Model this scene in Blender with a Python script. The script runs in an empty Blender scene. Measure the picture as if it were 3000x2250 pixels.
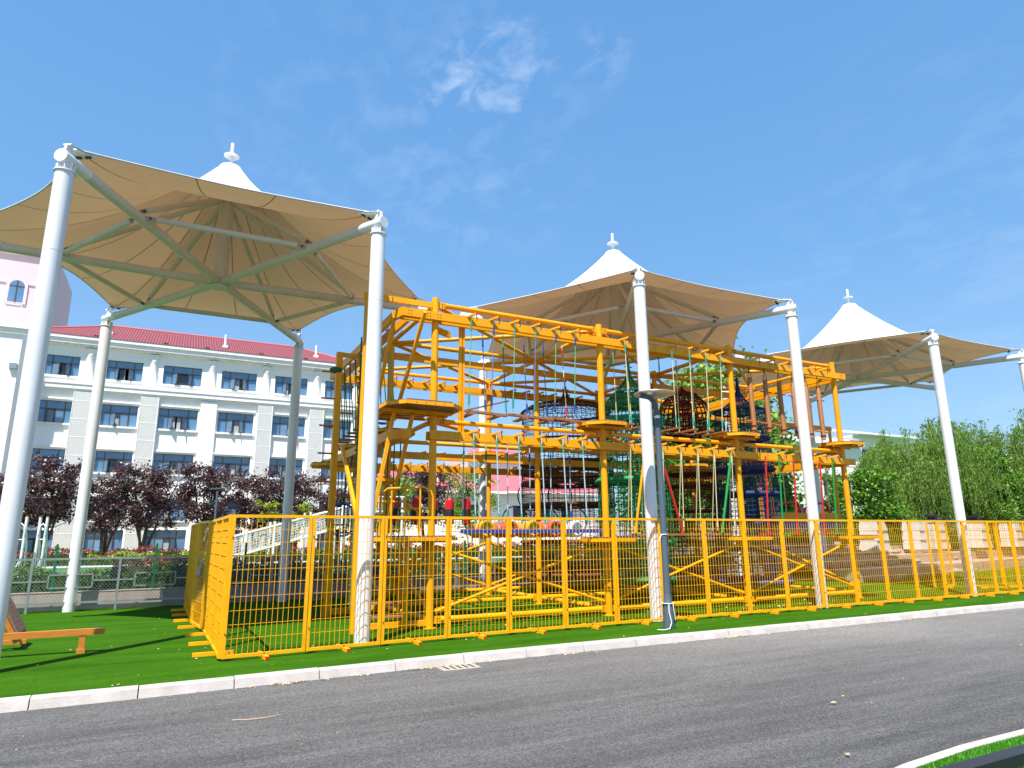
import bpy, math, random
from mathutils import Vector, Matrix
R = math.radians
rnd = random.Random(7)
sc = bpy.context.scene
col = sc.collection

# ------------------------------------------------------------------ camera
YAW = 27.0789; PITCH = 12.9337; ROLL = -0.0073666; FPX = 1946.69
e_ = (math.cos(R(YAW)), math.sin(R(YAW)))          # road direction seen from the camera
n_ = (-e_[1], e_[0])
sp, cp = math.sin(R(PITCH)), math.cos(R(PITCH))
Rv = Vector((e_[0], n_[0], 0)); Fv = Vector((e_[1]*cp, n_[1]*cp, sp)); Uv = Vector((-e_[1]*sp, -n_[1]*sp, cp))
c_, s_ = math.cos(ROLL), math.sin(ROLL)
cx_ = Rv*c_ + Uv*s_; cy_ = Uv*c_ - Rv*s_
cam_d = bpy.data.cameras.new('camera'); cam = bpy.data.objects.new('camera', cam_d); col.objects.link(cam)
M = Matrix((cx_, cy_, -Fv)).transposed().to_4x4(); M.translation = Vector((0, 0, 1.6))
cam.matrix_world = M
cam_d.sensor_width = 36; cam_d.lens = FPX/3000*36; cam_d.clip_start = 0.1; cam_d.clip_end = 3000
sc.camera = cam
sc.render.resolution_x = 1024; sc.render.resolution_y = 768

# ------------------------------------------------------------------ sky and sun
SUN_EL, SUN_ROT = R(61), R(224)
w = bpy.data.worlds.new('World'); sc.world = w; w.use_nodes = True
nt = w.node_tree; nt.nodes.clear()
def N(t, tp, **k):
    x = t.nodes.new(tp)
    for a, b in k.items():
        if a in x.inputs: x.inputs[a].default_value = b
        else: setattr(x, a, b)
    return x
out = N(nt, 'ShaderNodeOutputWorld'); bg = N(nt, 'ShaderNodeBackground'); bg.inputs['Strength'].default_value = 0.12
sky = N(nt, 'ShaderNodeTexSky', sky_type='NISHITA', sun_disc=False, sun_elevation=SUN_EL, sun_rotation=SUN_ROT,
        air_density=1.0, dust_density=0.6, ozone_density=2.2, altitude=50)
hsv = N(nt, 'ShaderNodeHueSaturation', Saturation=1.12, Value=1.0)
tc = N(nt, 'ShaderNodeTexCoord')
def blob(cx, cy, cz, k):
    d = N(nt, 'ShaderNodeVectorMath', operation='DOT_PRODUCT'); d.inputs[1].default_value = Vector((cx, cy, cz)).normalized()
    nt.links.new(tc.outputs['Generated'], d.inputs[0])
    m = N(nt, 'ShaderNodeMapRange', interpolation_type='SMOOTHSTEP'); m.inputs['From Min'].default_value = math.cos(k); m.inputs['From Max'].default_value = 1.0
    nt.links.new(d.outputs['Value'], m.inputs['Value']); return m.outputs['Result']
def add(a, b, op='ADD'):
    m = N(nt, 'ShaderNodeMath', operation=op)
    for i, v in enumerate((a, b)):
        if isinstance(v, float): m.inputs[i].default_value = v
        else: nt.links.new(v, m.inputs[i])
    return m.outputs[0]
mp = N(nt, 'ShaderNodeMapping'); mp.inputs['Scale'].default_value = (9, 4, 14); mp.inputs['Rotation'].default_value = (0.4, 0.7, 0.5)
nt.links.new(tc.outputs['Generated'], mp.inputs['Vector'])
nz = N(nt, 'ShaderNodeTexNoise', Scale=2.2, Detail=9.0, Roughness=0.6, Distortion=0.35); nt.links.new(mp.outputs[0], nz.inputs['Vector'])
cr = N(nt, 'ShaderNodeMapRange'); cr.inputs['From Min'].default_value = 0.47; cr.inputs['From Max'].default_value = 0.80
nt.links.new(nz.outputs[0], cr.inputs['Value'])
msk = add(add(blob(.345, .70, .622, .095), blob(.295, .746, .597, .06)), blob(.462, .626, .628, .05))
msk = add(msk, add(add(blob(.20, .83, .50, .3), blob(.361, .753, .55, .22)), 0.35, 'MULTIPLY'))
msk = add(msk, add(blob(.93, .30, .13, .6), 0.5, 'MULTIPLY'))
cl = add(add(msk, cr.outputs[0], 'MULTIPLY'), 0.22, 'MULTIPLY')
mix = N(nt, 'ShaderNodeMix', data_type='RGBA'); mix.inputs[7].default_value = (5.5, 5.9, 6.4, 1)
L = nt.links.new
# thin veil of pale air low over the horizon
sepz = N(nt, 'ShaderNodeSeparateXYZ'); L(tc.outputs['Generated'], sepz.inputs[0])
L(sky.outputs[0], hsv.inputs['Color'])
mix2 = N(nt, 'ShaderNodeMix', data_type='RGBA'); mix2.inputs[0].default_value = .72
ramp = N(nt, 'ShaderNodeValToRGB'); el = ramp.color_ramp.elements
el[0].position = 0.0; el[0].color = (.25, .365, .50, 1); el[1].position = .75; el[1].color = (.085, .235, .50, 1)
e2 = el.new(.12); e2.color = (.20, .355, .545, 1); e3 = el.new(.38); e3.color = (.120, .285, .535, 1)
L(sepz.outputs['Z'], ramp.inputs[0])
sc10 = N(nt, 'ShaderNodeVectorMath', operation='SCALE'); sc10.inputs['Scale'].default_value = 8.3; L(ramp.outputs[0], sc10.inputs[0])
L(hsv.outputs[0], mix2.inputs[6]); L(sc10.outputs[0], mix2.inputs[7])
L(cl, mix.inputs[0]); L(mix2.outputs[2], mix.inputs[6]); L(mix.outputs[2], bg.inputs['Color']); L(bg.outputs[0], out.inputs[0])

sd = bpy.data.lights.new('sun', 'SUN'); sd.energy = 5.0; sd.angle = R(0.53); sd.color = (1.0, 0.95, 0.87)
so = bpy.data.objects.new('sun', sd); col.objects.link(so)
sv = Vector((math.sin(SUN_ROT)*math.cos(SUN_EL), math.cos(SUN_ROT)*math.cos(SUN_EL), math.sin(SUN_EL)))
so.rotation_euler = sv.to_track_quat('Z', 'Y').to_euler(); so.location = sv*60
sc.view_settings.view_transform = 'Standard'; sc.view_settings.look = 'None'
sc.view_settings.exposure = 0.80; sc.view_settings.gamma = 1.0
sc.render.engine = 'CYCLES'
sc.cycles.max_bounces = 6; sc.cycles.transparent_max_bounces = 12

# ------------------------------------------------------------------ materials
MT = {}
def mat(name, c, rough=.5, c2=None, scale=3.0, amt=.5, metal=0.0, bump=0.0, bscale=None, stretch=None, spec=.5, transl=0.0, perisl=0.0, detail=6.0):
    m = bpy.data.materials.new(name); m.use_nodes = True; t = m.node_tree; b = t.nodes['Principled BSDF']
    b.inputs['Roughness'].default_value = rough; b.inputs['Metallic'].default_value = metal
    b.inputs['Specular IOR Level'].default_value = spec
    tcd = N(t, 'ShaderNodeTexCoord'); mpp = N(t, 'ShaderNodeMapping')
    if stretch: mpp.inputs['Scale'].default_value = stretch
    t.links.new(tcd.outputs['Object'], mpp.inputs[0])
    cur = None
    nzz = N(t, 'ShaderNodeTexNoise', Scale=scale, Detail=detail, Roughness=.6); t.links.new(mpp.outputs[0], nzz.inputs['Vector'])
    mx = N(t, 'ShaderNodeMix', data_type='RGBA')
    c2 = c2 or tuple(v*.82 for v in c)
    mr = N(t, 'ShaderNodeMapRange'); mr.inputs['From Min'].default_value = .5-.25; mr.inputs['From Max'].default_value = .5+.25; mr.inputs['To Max'].default_value = amt*2 if amt < .5 else 1
    t.links.new(nzz.outputs[0], mr.inputs['Value']); t.links.new(mr.outputs[0], mx.inputs[0])
    mx.inputs[6].default_value = (*c, 1); mx.inputs[7].default_value = (*c2, 1)
    cur = mx.outputs[2]
    if perisl:
        g = N(t, 'ShaderNodeNewGeometry'); h = N(t, 'ShaderNodeHueSaturation')
        r2 = N(t, 'ShaderNodeMapRange'); r2.inputs['To Min'].default_value = 1-perisl; r2.inputs['To Max'].default_value = 1+perisl
        t.links.new(g.outputs['Random Per Island'], r2.inputs['Value']); t.links.new(r2.outputs[0], h.inputs['Value']); t.links.new(cur, h.inputs['Color'])
        cur = h.outputs[0]
    t.links.new(cur, b.inputs['Base Color'])
    if bump:
        n2 = N(t, 'ShaderNodeTexNoise', Scale=bscale or scale*4, Detail=8.0); t.links.new(mpp.outputs[0], n2.inputs['Vector'])
        bp = N(t, 'ShaderNodeBump', Strength=bump); bp.inputs['Distance'].default_value = .02
        t.links.new(n2.outputs[0], bp.inputs['Height']); t.links.new(bp.outputs[0], b.inputs['Normal'])
    if transl:
        tr = N(t, 'ShaderNodeBsdfTranslucent'); t.links.new(cur, tr.inputs['Color'])
        ms = N(t, 'ShaderNodeMixShader'); ms.inputs[0].default_value = transl
        t.links.new(b.outputs[0], ms.inputs[1]); t.links.new(tr.outputs[0], ms.inputs[2])
        t.links.new(ms.outputs[0], t.nodes['Material Output'].inputs[0])
    MT[name] = m; return m
YEL = mat('yellow_paint', (.93, .41, .002), .42, (.74, .29, .004), 2.2, .5, spec=.3, bump=.04, bscale=30)
YELF = mat('yellow_fence_paint', (.95, .47, .002), .45, (.80, .34, .003), 3, .5, spec=.3)
PEG = mat('orange_wood', (.46, .17, .04), .6, (.30, .10, .03), 9, .5, stretch=(1, 1, 6))
PLK = mat('plank_wood', (.36, .16, .07), .65, (.22, .09, .04), 7, .5, stretch=(6, 1, 1), bump=.1)
DECK = mat('deck_wood', (.24, .12, .06), .7, (.14, .07, .035), 8, .5)
LOG = mat('log_wood', (.52, .22, .07), .6, (.25, .09, .03), 4, .5, stretch=(3, 3, .6), bump=.2)
WHT = mat('white_metal_paint', (.82, .82, .83), .28, (.66, .67, .67), 1.6, .5, stretch=(3, 3, .5))
WHT_SHADE = mat('shaded_white_paint', (.66, .64, .63), .4, (.56, .54, .53), 2.5, .5, spec=.35)  # same white as the posts, with under-canopy shade put into the colour
GALV = mat('galvanised_steel', (.42, .44, .45), .4, (.30, .32, .33), 8, .5, metal=.6)
LAMPG = mat('slate_grey_paint', (.085, .12, .155), .5, (.07, .10, .13), 4, .5)
CHROME = mat('brushed_steel', (.78, .78, .78), .3, metal=.85)
DARK = mat('black_rubber', (.02, .02, .022), .6)
BOLT = mat('dark_bolt', (.05, .035, .02), .5)
REDP = mat('red_plastic', (.62, .02, .02), .35); REDB = mat('red_bag_vinyl', (.65, .012, .02), .3)
BLUP = mat('blue_paint', (.01, .06, .35), .4); GRNP = mat('green_paint', (.01, .32, .05), .4)
REDPOLE = mat('red_paint', (.68, .02, .02), .35)
RG = mat('green_rope', (.05, .36, .16), .8, (.25, .48, .22), 60, .6); RB = mat('blue_rope', (.10, .13, .34), .8, (.2, .25, .45), 60, .6)
RW = mat('cream_rope', (.72, .68, .36), .8, (.55, .5, .28), 60, .5); RBW = mat('teal_white_rope', (.10, .32, .40), .8, (.6, .66, .68), 70, .9)
RDG = mat('dark_green_rope', (.02, .11, .05), .85, (.05, .16, .07), 60, .5)
CLIP = mat('teal_sleeve', (.01, .36, .27), .5)
NB = mat('brown_net_rope', (.085, .028, .012), .85, (.16, .05, .02), 25, .5); NG = mat('green_net_rope', (.01, .20, .07), .85, (.012, .32, .11), 12, .5)
NR = mat('red_net_rope', (.22, .015, .012), .85, (.10, .012, .012), 12, .5); NN = mat('navy_net_rope', (.012, .025, .12), .85, (.02, .06, .25), 12, .5)
NW = mat('white_net_rope', (.72, .72, .74), .8)
DY = mat('yellow_drum', (.78, .38, .01), .4); DO = mat('orange_drum', (.75, .12, .05), .4); DW = mat('white_drum', (.78, .8, .82), .35)
CONC = mat('kerb_concrete', (.56, .51, .47), .85, (.34, .30, .27), 3.5, .42, bump=.3, bscale=50)
WALLC = mat('wall_render', (.31, .245, .21), .9, (.44, .37, .32), 2.0, .5, bump=.2, stretch=(1.5, 1.5, .5))
BWH = mat('building_white', (.93, .90, .86), .85, (.88, .85, .82), 1.2, .5)
BPK = mat('building_pink', (.68, .54, .56), .85, (.63, .50, .52), 1, .5)
PERF = mat('perforated_panel', (.66, .65, .62), .7, (.52, .51, .49), 9, .5, stretch=(1, 1, 1))
FRM = mat('window_frame_bronze', (.10, .07, .05), .4); SILL = mat('trim_white', (.94, .91, .88), .7)
GLS = mat('window_glass', (.07, .17, .30), .06, (.13, .26, .42), .6, .5, spec=1.0)
GLSD = mat('dark_glass', (.03, .04, .05), .08, spec=.8)
CURT = mat('curtain', (.45, .50, .52), .8)
BLKM = mat('black_metal', (.02, .022, .026), .45)
GRNF = mat('green_fence_paint', (.0, .15, .06), .6, spec=.2)
STONE = mat('slab_stone', (.62, .58, .52), .8, (.48, .44, .40), 3, .5, bump=.1)
TERR = mat('terrace_stone', (.46, .36, .28), .9, (.28, .20, .15), 2.5, .5, bump=.4)
ROCK = mat('rock', (.38, .31, .25), .9, (.20, .15, .12), 3, .5, bump=.5)
BARK = mat('bark', (.06, .045, .035), .9, (.12, .09, .07), 8, .5)
BENCH = mat('varnished_wood', (.62, .23, .03), .35, (.48, .15, .02), 5, .5, stretch=(1, 6, 6))
BOARD = mat('weathered_wood', (.30, .17, .13), .7, (.20, .11, .08), 9, .5, stretch=(6, 1, 1))
PLUM = mat('plum_leaf', (.048, .020, .024), .4, (.135, .068, .068), 1.2, .5, perisl=.55, transl=.2, spec=.6)
WIL = mat('willow_leaf', (.11, .22, .03), .6, (.24, .36, .07), .45, .5, perisl=.5, transl=.35, spec=.2)
BRL = mat('broad_leaf', (.08, .19, .012), .4, (.15, .30, .02), .8, .5, perisl=.5, transl=.3)
LGT = mat('light_leaf', (.16, .28, .03), .5, (.22, .34, .05), .8, .5, perisl=.4, transl=.3)
HG = mat('hedge_green_leaf', (.05, .115, .010), .7, (.14, .22, .02), 1.2, .5, perisl=.7, transl=.25, spec=.12)
HR = mat('hedge_red_leaf', (.16, .03, .025), .7, (.28, .06, .04), 1.5, .5, perisl=.5, transl=.2)
HY = mat('hedge_yellow_leaf', (.30, .34, .03), .5, (.2, .28, .03), 1.5, .5, perisl=.5, transl=.2)
LITT = mat('dry_leaf', (.40, .24, .10), .8, (.6, .45, .3), 3, .5, perisl=.5)
BLADE = mat('turf_blade', (.05, .27, .012), .55, (.09, .36, .03), 2, .5, perisl=.35, transl=.2)

def special(name, f):
    m = bpy.data.materials.new(name); m.use_nodes = True; f(m.node_tree, m.node_tree.nodes['Principled BSDF']); MT[name] = m; return m
def f_turf(t, b):
    tcd = N(t, 'ShaderNodeTexCoord')
    def nz(scale, st, det=6.0):
        mp = N(t, 'ShaderNodeMapping'); mp.inputs['Scale'].default_value = st; t.links.new(tcd.outputs['Object'], mp.inputs[0])
        n = N(t, 'ShaderNodeTexNoise', Scale=scale, Detail=det, Roughness=.65); t.links.new(mp.outputs[0], n.inputs['Vector']); return n.outputs[0]
    a = nz(1.0, (.5, 2.2, 1), 4.0); c = nz(48, (1, 1.6, 1), 4.0); d = nz(14, (.6, 3, 1), 5.0)
    mx = N(t, 'ShaderNodeMix', data_type='RGBA'); mx.inputs[6].default_value = (.024, .094, .003, 1); mx.inputs[7].default_value = (.052, .160, .006, 1)
    mr = N(t, 'ShaderNodeMapRange'); mr.inputs['From Min'].default_value = .3; mr.inputs['From Max'].default_value = .7; t.links.new(a, mr.inputs['Value']); t.links.new(mr.outputs[0], mx.inputs[0])
    mx2 = N(t, 'ShaderNodeMix', data_type='RGBA', blend_type='MULTIPLY'); mx2.inputs[0].default_value = .75
    cr = N(t, 'ShaderNodeMapRange'); cr.inputs['From Min'].default_value = .35; cr.inputs['From Max'].default_value = .65; cr.inputs['To Min'].default_value = .35; cr.inputs['To Max'].default_value = 1.5
    t.links.new(c, cr.inputs['Value'])
    cc = N(t, 'ShaderNodeCombineColor'); 
    for i in range(3): t.links.new(cr.outputs[0], cc.inputs[i])
    t.links.new(mx.outputs[2], mx2.inputs[6]); t.links.new(cc.outputs[0], mx2.inputs[7])
    mx3 = N(t, 'ShaderNodeMix', data_type='RGBA', blend_type='MULTIPLY'); mx3.inputs[0].default_value = .6
    cr3 = N(t, 'ShaderNodeMapRange'); cr3.inputs['From Min'].default_value = .3; cr3.inputs['From Max'].default_value = .7; cr3.inputs['To Min'].default_value = .6; cr3.inputs['To Max'].default_value = 1.3
    t.links.new(d, cr3.inputs['Value']); c3 = N(t, 'ShaderNodeCombineColor')
    for i in range(3): t.links.new(cr3.outputs[0], c3.inputs[i])
    t.links.new(mx2.outputs[2], mx3.inputs[6]); t.links.new(c3.outputs[0], mx3.inputs[7])
    t.links.new(mx3.outputs[2], b.inputs['Base Color']); b.inputs['Roughness'].default_value = .95; b.inputs['Specular IOR Level'].default_value = .04
    bp = N(t, 'ShaderNodeBump', Strength=.9); bp.inputs['Distance'].default_value = .02; t.links.new(c, bp.inputs['Height']); t.links.new(bp.outputs[0], b.inputs['Normal'])
TURF = special('artificial_turf', f_turf)
def f_asph(t, b):
    tcd = N(t, 'ShaderNodeTexCoord')
    def nz(scale, st, det=6.0, ro=.6):
        mp = N(t, 'ShaderNodeMapping'); mp.inputs['Scale'].default_value = st; t.links.new(tcd.outputs['Object'], mp.inputs[0])
        n = N(t, 'ShaderNodeTexNoise', Scale=scale, Detail=det, Roughness=ro); t.links.new(mp.outputs[0], n.inputs['Vector']); return n.outputs[0]
    a = nz(1.0, (.25, 2.6, 1), 8.0, .78); g = nz(58, (.8, 1.2, 1), 4.0, .85); g2 = nz(140, (1, 1, 1), 2.0, .85); dd = nz(.55, (.5, 1, 1), 3.0)
    mx = N(t, 'ShaderNodeMix', data_type='RGBA'); mx.inputs[6].default_value = (.038, .038, .038, 1); mx.inputs[7].default_value = (.098, .096, .094, 1)
    mr = N(t, 'ShaderNodeMapRange'); mr.inputs['From Min'].default_value = .36; mr.inputs['From Max'].default_value = .66; t.links.new(a, mr.inputs['Value']); t.links.new(mr.outputs[0], mx.inputs[0])
    # colour is mixed paler towards the kerb on the far side and down the road
    sx = N(t, 'ShaderNodeSeparateXYZ'); t.links.new(tcd.outputs['Object'], sx.inputs[0])
    ed = N(t, 'ShaderNodeMapRange'); ed.inputs['From Min'].default_value = 3.6; ed.inputs['From Max'].default_value = 8.6; ed.inputs['To Max'].default_value = 1.0; t.links.new(sx.outputs['Y'], ed.inputs['Value'])
    xd = N(t, 'ShaderNodeMapRange'); xd.inputs['From Min'].default_value = -1.0; xd.inputs['From Max'].default_value = 11.0; xd.inputs['To Min'].default_value = .25; xd.inputs['To Max'].default_value = 1.25; t.links.new(sx.outputs['X'], xd.inputs['Value'])
    e0 = N(t, 'ShaderNodeMath', operation='MULTIPLY'); t.links.new(ed.outputs[0], e0.inputs[0]); t.links.new(dd, e0.inputs[1])
    em = N(t, 'ShaderNodeMath', operation='MULTIPLY'); t.links.new(e0.outputs[0], em.inputs[0]); t.links.new(xd.outputs[0], em.inputs[1])
    mxd = N(t, 'ShaderNodeMix', data_type='RGBA'); mxd.inputs[7].default_value = (.20, .19, .18, 1); t.links.new(em.outputs[0], mxd.inputs[0]); t.links.new(mx.outputs[2], mxd.inputs[6])
    cur = mxd.outputs[2]
    for src, lo, hi, fm, fx in ((g, .30, 1.75, .36, .64), (g2, .5, 1.7, .36, .64)):
        cr = N(t, 'ShaderNodeMapRange'); cr.inputs['From Min'].default_value = fm; cr.inputs['From Max'].default_value = fx; cr.inputs['To Min'].default_value = lo; cr.inputs['To Max'].default_value = hi
        t.links.new(src, cr.inputs['Value']); cc = N(t, 'ShaderNodeCombineColor')
        for i in range(3): t.links.new(cr.outputs[0], cc.inputs[i])
        m2 = N(t, 'ShaderNodeMix', data_type='RGBA', blend_type='MULTIPLY'); m2.inputs[0].default_value = 1
        t.links.new(cur, m2.inputs[6]); t.links.new(cc.outputs[0], m2.inputs[7]); cur = m2.outputs[2]
    t.links.new(cur, b.inputs['Base Color']); b.inputs['Roughness'].default_value = .8; b.inputs['Specular IOR Level'].default_value = .3
    bp = N(t, 'ShaderNodeBump', Strength=.5); bp.inputs['Distance'].default_value = .01; t.links.new(g, bp.inputs['Height']); t.links.new(bp.outputs[0], b.inputs['Normal'])
ASPH = special('asphalt', f_asph)
def f_tile(t, b):
    tcd = N(t, 'ShaderNodeTexCoord')
    wv = N(t, 'ShaderNodeTexWave', Scale=1.5, Distortion=.3, wave_profile='SIN'); wv.bands_direction = 'X'; t.links.new(tcd.outputs['Object'], wv.inputs['Vector'])
    w2 = N(t, 'ShaderNodeTexWave', Scale=2.4, Distortion=.4, wave_profile='SAW'); w2.bands_direction = 'Z'; t.links.new(tcd.outputs['Object'], w2.inputs['Vector'])
    m = N(t, 'ShaderNodeMath', operation='ADD'); t.links.new(wv.outputs['Fac'], m.inputs[0]); t.links.new(w2.outputs['Fac'], m.inputs[1])
    nzz = N(t, 'ShaderNodeTexNoise', Scale=1.3, Detail=5.0); t.links.new(tcd.outputs['Object'], nzz.inputs['Vector'])
    mr = N(t, 'ShaderNodeMapRange'); mr.inputs['From Max'].default_value = 2.0; t.links.new(m.outputs[0], mr.inputs['Value'])
    mx = N(t, 'ShaderNodeMix', data_type='RGBA'); mx.inputs[6].default_value = (.14, .022, .028, 1); mx.inputs[7].default_value = (.42, .11, .12, 1)
    t.links.new(mr.outputs[0], mx.inputs[0])
    m2 = N(t, 'ShaderNodeMix', data_type='RGBA', blend_type='MULTIPLY'); m2.inputs[0].default_value = .3; t.links.new(mx.outputs[2], m2.inputs[6]); t.links.new(nzz.outputs[1], m2.inputs[7])
    t.links.new(m2.outputs[2], b.inputs['Base Color']); b.inputs['Roughness'].default_value = .6
    bp = N(t, 'ShaderNodeBump', Strength=.8); bp.inputs['Distance'].default_value = .08; t.links.new(m.outputs[0], bp.inputs['Height']); t.links.new(bp.outputs[0], b.inputs['Normal'])
TILE = special('red_roof_tile', f_tile)
PROOF = mat('pink_roof_tile', (.52, .13, .15), .7, (.44, .10, .12), 2, .5)
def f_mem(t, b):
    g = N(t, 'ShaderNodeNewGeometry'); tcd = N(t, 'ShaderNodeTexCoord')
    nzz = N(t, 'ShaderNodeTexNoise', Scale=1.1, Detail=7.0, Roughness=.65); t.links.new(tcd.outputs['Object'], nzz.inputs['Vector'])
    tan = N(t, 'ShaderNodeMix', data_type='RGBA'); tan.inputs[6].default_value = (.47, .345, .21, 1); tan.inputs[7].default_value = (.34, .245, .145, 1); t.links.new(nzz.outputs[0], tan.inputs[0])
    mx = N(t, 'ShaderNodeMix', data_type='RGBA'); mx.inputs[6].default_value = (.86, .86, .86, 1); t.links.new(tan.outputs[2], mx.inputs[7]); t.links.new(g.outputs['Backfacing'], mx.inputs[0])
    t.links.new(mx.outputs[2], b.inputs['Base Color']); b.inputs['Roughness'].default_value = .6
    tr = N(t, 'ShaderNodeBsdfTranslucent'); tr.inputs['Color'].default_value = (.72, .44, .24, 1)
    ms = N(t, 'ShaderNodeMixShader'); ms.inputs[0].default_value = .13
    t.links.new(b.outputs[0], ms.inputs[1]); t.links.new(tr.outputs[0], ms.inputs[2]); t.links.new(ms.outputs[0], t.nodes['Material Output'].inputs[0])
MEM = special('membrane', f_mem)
SEAM = mat('membrane_seam', (.31, .235, .14), .8)
FIELD = mat('green_field', (.035, .135, .028), .95, (.055, .17, .04), .4, .5, bump=.1)
TRACK = mat('pale_track', (.55, .52, .50), .85)
GRND = mat('far_ground', (.16, .17, .09), .9, (.22, .20, .13), .2, .5)
SOIL = mat('soil', (.20, .12, .08), .95, (.12, .07, .05), 1.5, .5, bump=.4)

# ------------------------------------------------------------------ mesh helpers
class MB:
    def __init__(s): s.v = []; s.f = []; s.mi = []; s.cur = 0; s.mats = []; s.sm = []
    def use(s, m):
        if m not in s.mats: s.mats.append(m)
        s.cur = s.mats.index(m); return s
    def face(s, idx, smooth=False): s.f.append(tuple(idx)); s.mi.append(s.cur); s.sm.append(smooth)
    def quad(s, a, b, c, d, smooth=False):
        i = len(s.v); s.v += [tuple(a), tuple(b), tuple(c), tuple(d)]; s.face((i, i+1, i+2, i+3), smooth)
    def poly(s, pts):
        i = len(s.v); s.v += [tuple(p) for p in pts]; s.face(range(i, i+len(pts)))
    def hexa(s, p):   # 8 points: bottom 4 ccw, top 4 ccw
        i = len(s.v); s.v += [tuple(q) for q in p]
        for q in ((3, 2, 1, 0), (4, 5, 6, 7), (0, 1, 5, 4), (1, 2, 6, 5), (2, 3, 7, 6), (3, 0, 4, 7)): s.face([i+k for k in q])
    def box(s, x0, x1, y0, y1, z0, z1):
        s.hexa([(x0, y0, z0), (x1, y0, z0), (x1, y1, z0), (x0, y1, z0), (x0, y0, z1), (x1, y0, z1), (x1, y1, z1), (x0, y1, z1)]); return s
    def bar(s, p, q, w_, h, up=(0, 0, 1)):
        p = Vector(p); q = Vector(q); d = (q-p).normalized(); u = Vector(up)
        if abs(d.dot(u)) > .98: u = Vector((0, 1, 0))
        r = d.cross(u).normalized(); u = r.cross(d).normalized(); r = r*w_/2; u = u*h/2
        s.hexa([p-r-u, p+r-u, q+r-u, q-r-u, p-r+u, p+r+u, q+r+u, q-r+u]); return s
    def tube(s, p, q, r, n=8, r2=None, caps=True):
        return s.ptube([p, q], [r, r if r2 is None else r2], n, caps)
    def ptube(s, pts, r, n=6, caps=True, closed=False):
        pts = [Vector(p) for p in pts]; m = len(pts); rs = r if isinstance(r, (list, tuple)) else [r]*m
        base = len(s.v); prev = None
        for k, p in enumerate(pts):
            if closed: d = pts[(k+1) % m]-pts[k-1]
            else: d = pts[min(k+1, m-1)]-pts[max(k-1, 0)]
            d = d.normalized() if d.length > 1e-9 else Vector((0, 0, 1))
            if prev is None:
                u = Vector((0, 0, 1)) if abs(d.z) < .95 else Vector((1, 0, 0))
                a = d.cross(u).normalized()
            else:
                a = (prev-d*prev.dot(d)); a = a.normalized() if a.length > 1e-6 else d.orthogonal().normalized()
            prev = a; b = d.cross(a)
            for j in range(n):
                t = 2*math.pi*(j+.5)/n; s.v.append(tuple(p+(a*math.cos(t)+b*math.sin(t))*rs[k]))
        rng = m if closed else m-1
        for k in range(rng):
            k2 = (k+1) % m
            for j in range(n):
                j2 = (j+1) % n; s.face((base+k*n+j, base+k*n+j2, base+k2*n+j2, base+k2*n+j), n > 4)
        if caps and not closed:
            for k0, rv in ((0, True), ((m-1)*n, False)):
                i0 = len(s.v); s.v += s.v[base+k0:base+k0+n]; q = list(range(i0, i0+n)); s.face(q[::-1] if rv else q)
        return s
    def lathe(s, prof, c=(0, 0, 0), n=24, smooth=True):
        base = len(s.v); m = len(prof)
        for r, z in prof:
            for j in range(n):
                t = 2*math.pi*j/n; s.v.append((c[0]+r*math.cos(t), c[1]+r*math.sin(t), c[2]+z))
        for k in range(m-1):
            for j in range(n):
                j2 = (j+1) % n; s.face((base+k*n+j, base+k*n+j2, base+(k+1)*n+j2, base+(k+1)*n+j), smooth)
        return s
    def torus(s, c, Rr, r, n=28, m=6, axis='z'):
        pts = []
        for k in range(n):
            t = 2*math.pi*k/n
            if axis == 'z': pts.append((c[0]+Rr*math.cos(t), c[1]+Rr*math.sin(t), c[2]))
            elif axis == 'y': pts.append((c[0]+Rr*math.cos(t), c[1], c[2]+Rr*math.sin(t)))
            else: pts.append((c[0], c[1]+Rr*math.cos(t), c[2]+Rr*math.sin(t)))
        return s.ptube(pts, r, m, closed=True)
    def build(s, name, m=None, parent=None, loc=None):
        me = bpy.data.meshes.new(name); me.from_pydata(s.v, [], s.f); me.update()
        ml = s.mats or [m]
        if m is not None and not s.mats: ml = [m]
        for x in ml: me.materials.append(x)
        if len(ml) > 1: me.polygons.foreach_set('material_index', s.mi)
        me.polygons.foreach_set('use_smooth', s.sm)
        o = bpy.data.objects.new(name, me); col.objects.link(o)
        if parent is not None: o.parent = parent
        if loc: o.location = loc
        return o
def tag(o, label=None, cat=None, group=None, kind=None):
    if label: o['label'] = label
    if cat: o['category'] = cat
    if group: o['group'] = group
    if kind: o['kind'] = kind
    return o
def empty(name, loc=(0, 0, 0), rz=0, label=None, cat=None, group=None):
    o = bpy.data.objects.new(name, None); col.objects.link(o); o.location = loc; o.rotation_euler = (0, 0, rz); o.empty_display_size = .2
    return tag(o, label, cat, group)
def dup(root, loc, rz=0, label=None, group=None, scale=None):
    r = root.copy(); col.objects.link(r); r.location = loc; r.rotation_euler = (0, 0, rz)
    if scale: r.scale = scale
    if label: r['label'] = label
    if group: r['group'] = group
    for ch in list(root.children):
        c = ch.copy(); col.objects.link(c); c.parent = r
        for g in ch.children:
            d = g.copy(); col.objects.link(d); d.parent = c
    return r
ORD = ['first', 'second', 'third', 'fourth', 'fifth', 'sixth', 'seventh', 'eighth', 'ninth', 'tenth', 'eleventh', 'twelfth', 'thirteenth', 'fourteenth', 'fifteenth', 'sixteenth', 'seventeenth', 'eighteenth', 'nineteenth', 'twentieth', 'twenty-first', 'twenty-second', 'twenty-third', 'twenty-fourth']
def lerp(a, b, t): return a+(b-a)*t
def interp(x, pts):
    for (a, ya), (b, yb) in zip(pts, pts[1:]):
        if x <= b: return ya+(yb-ya)*(x-a)/(b-a) if x > a else ya
    return pts[-1][1]

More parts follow.
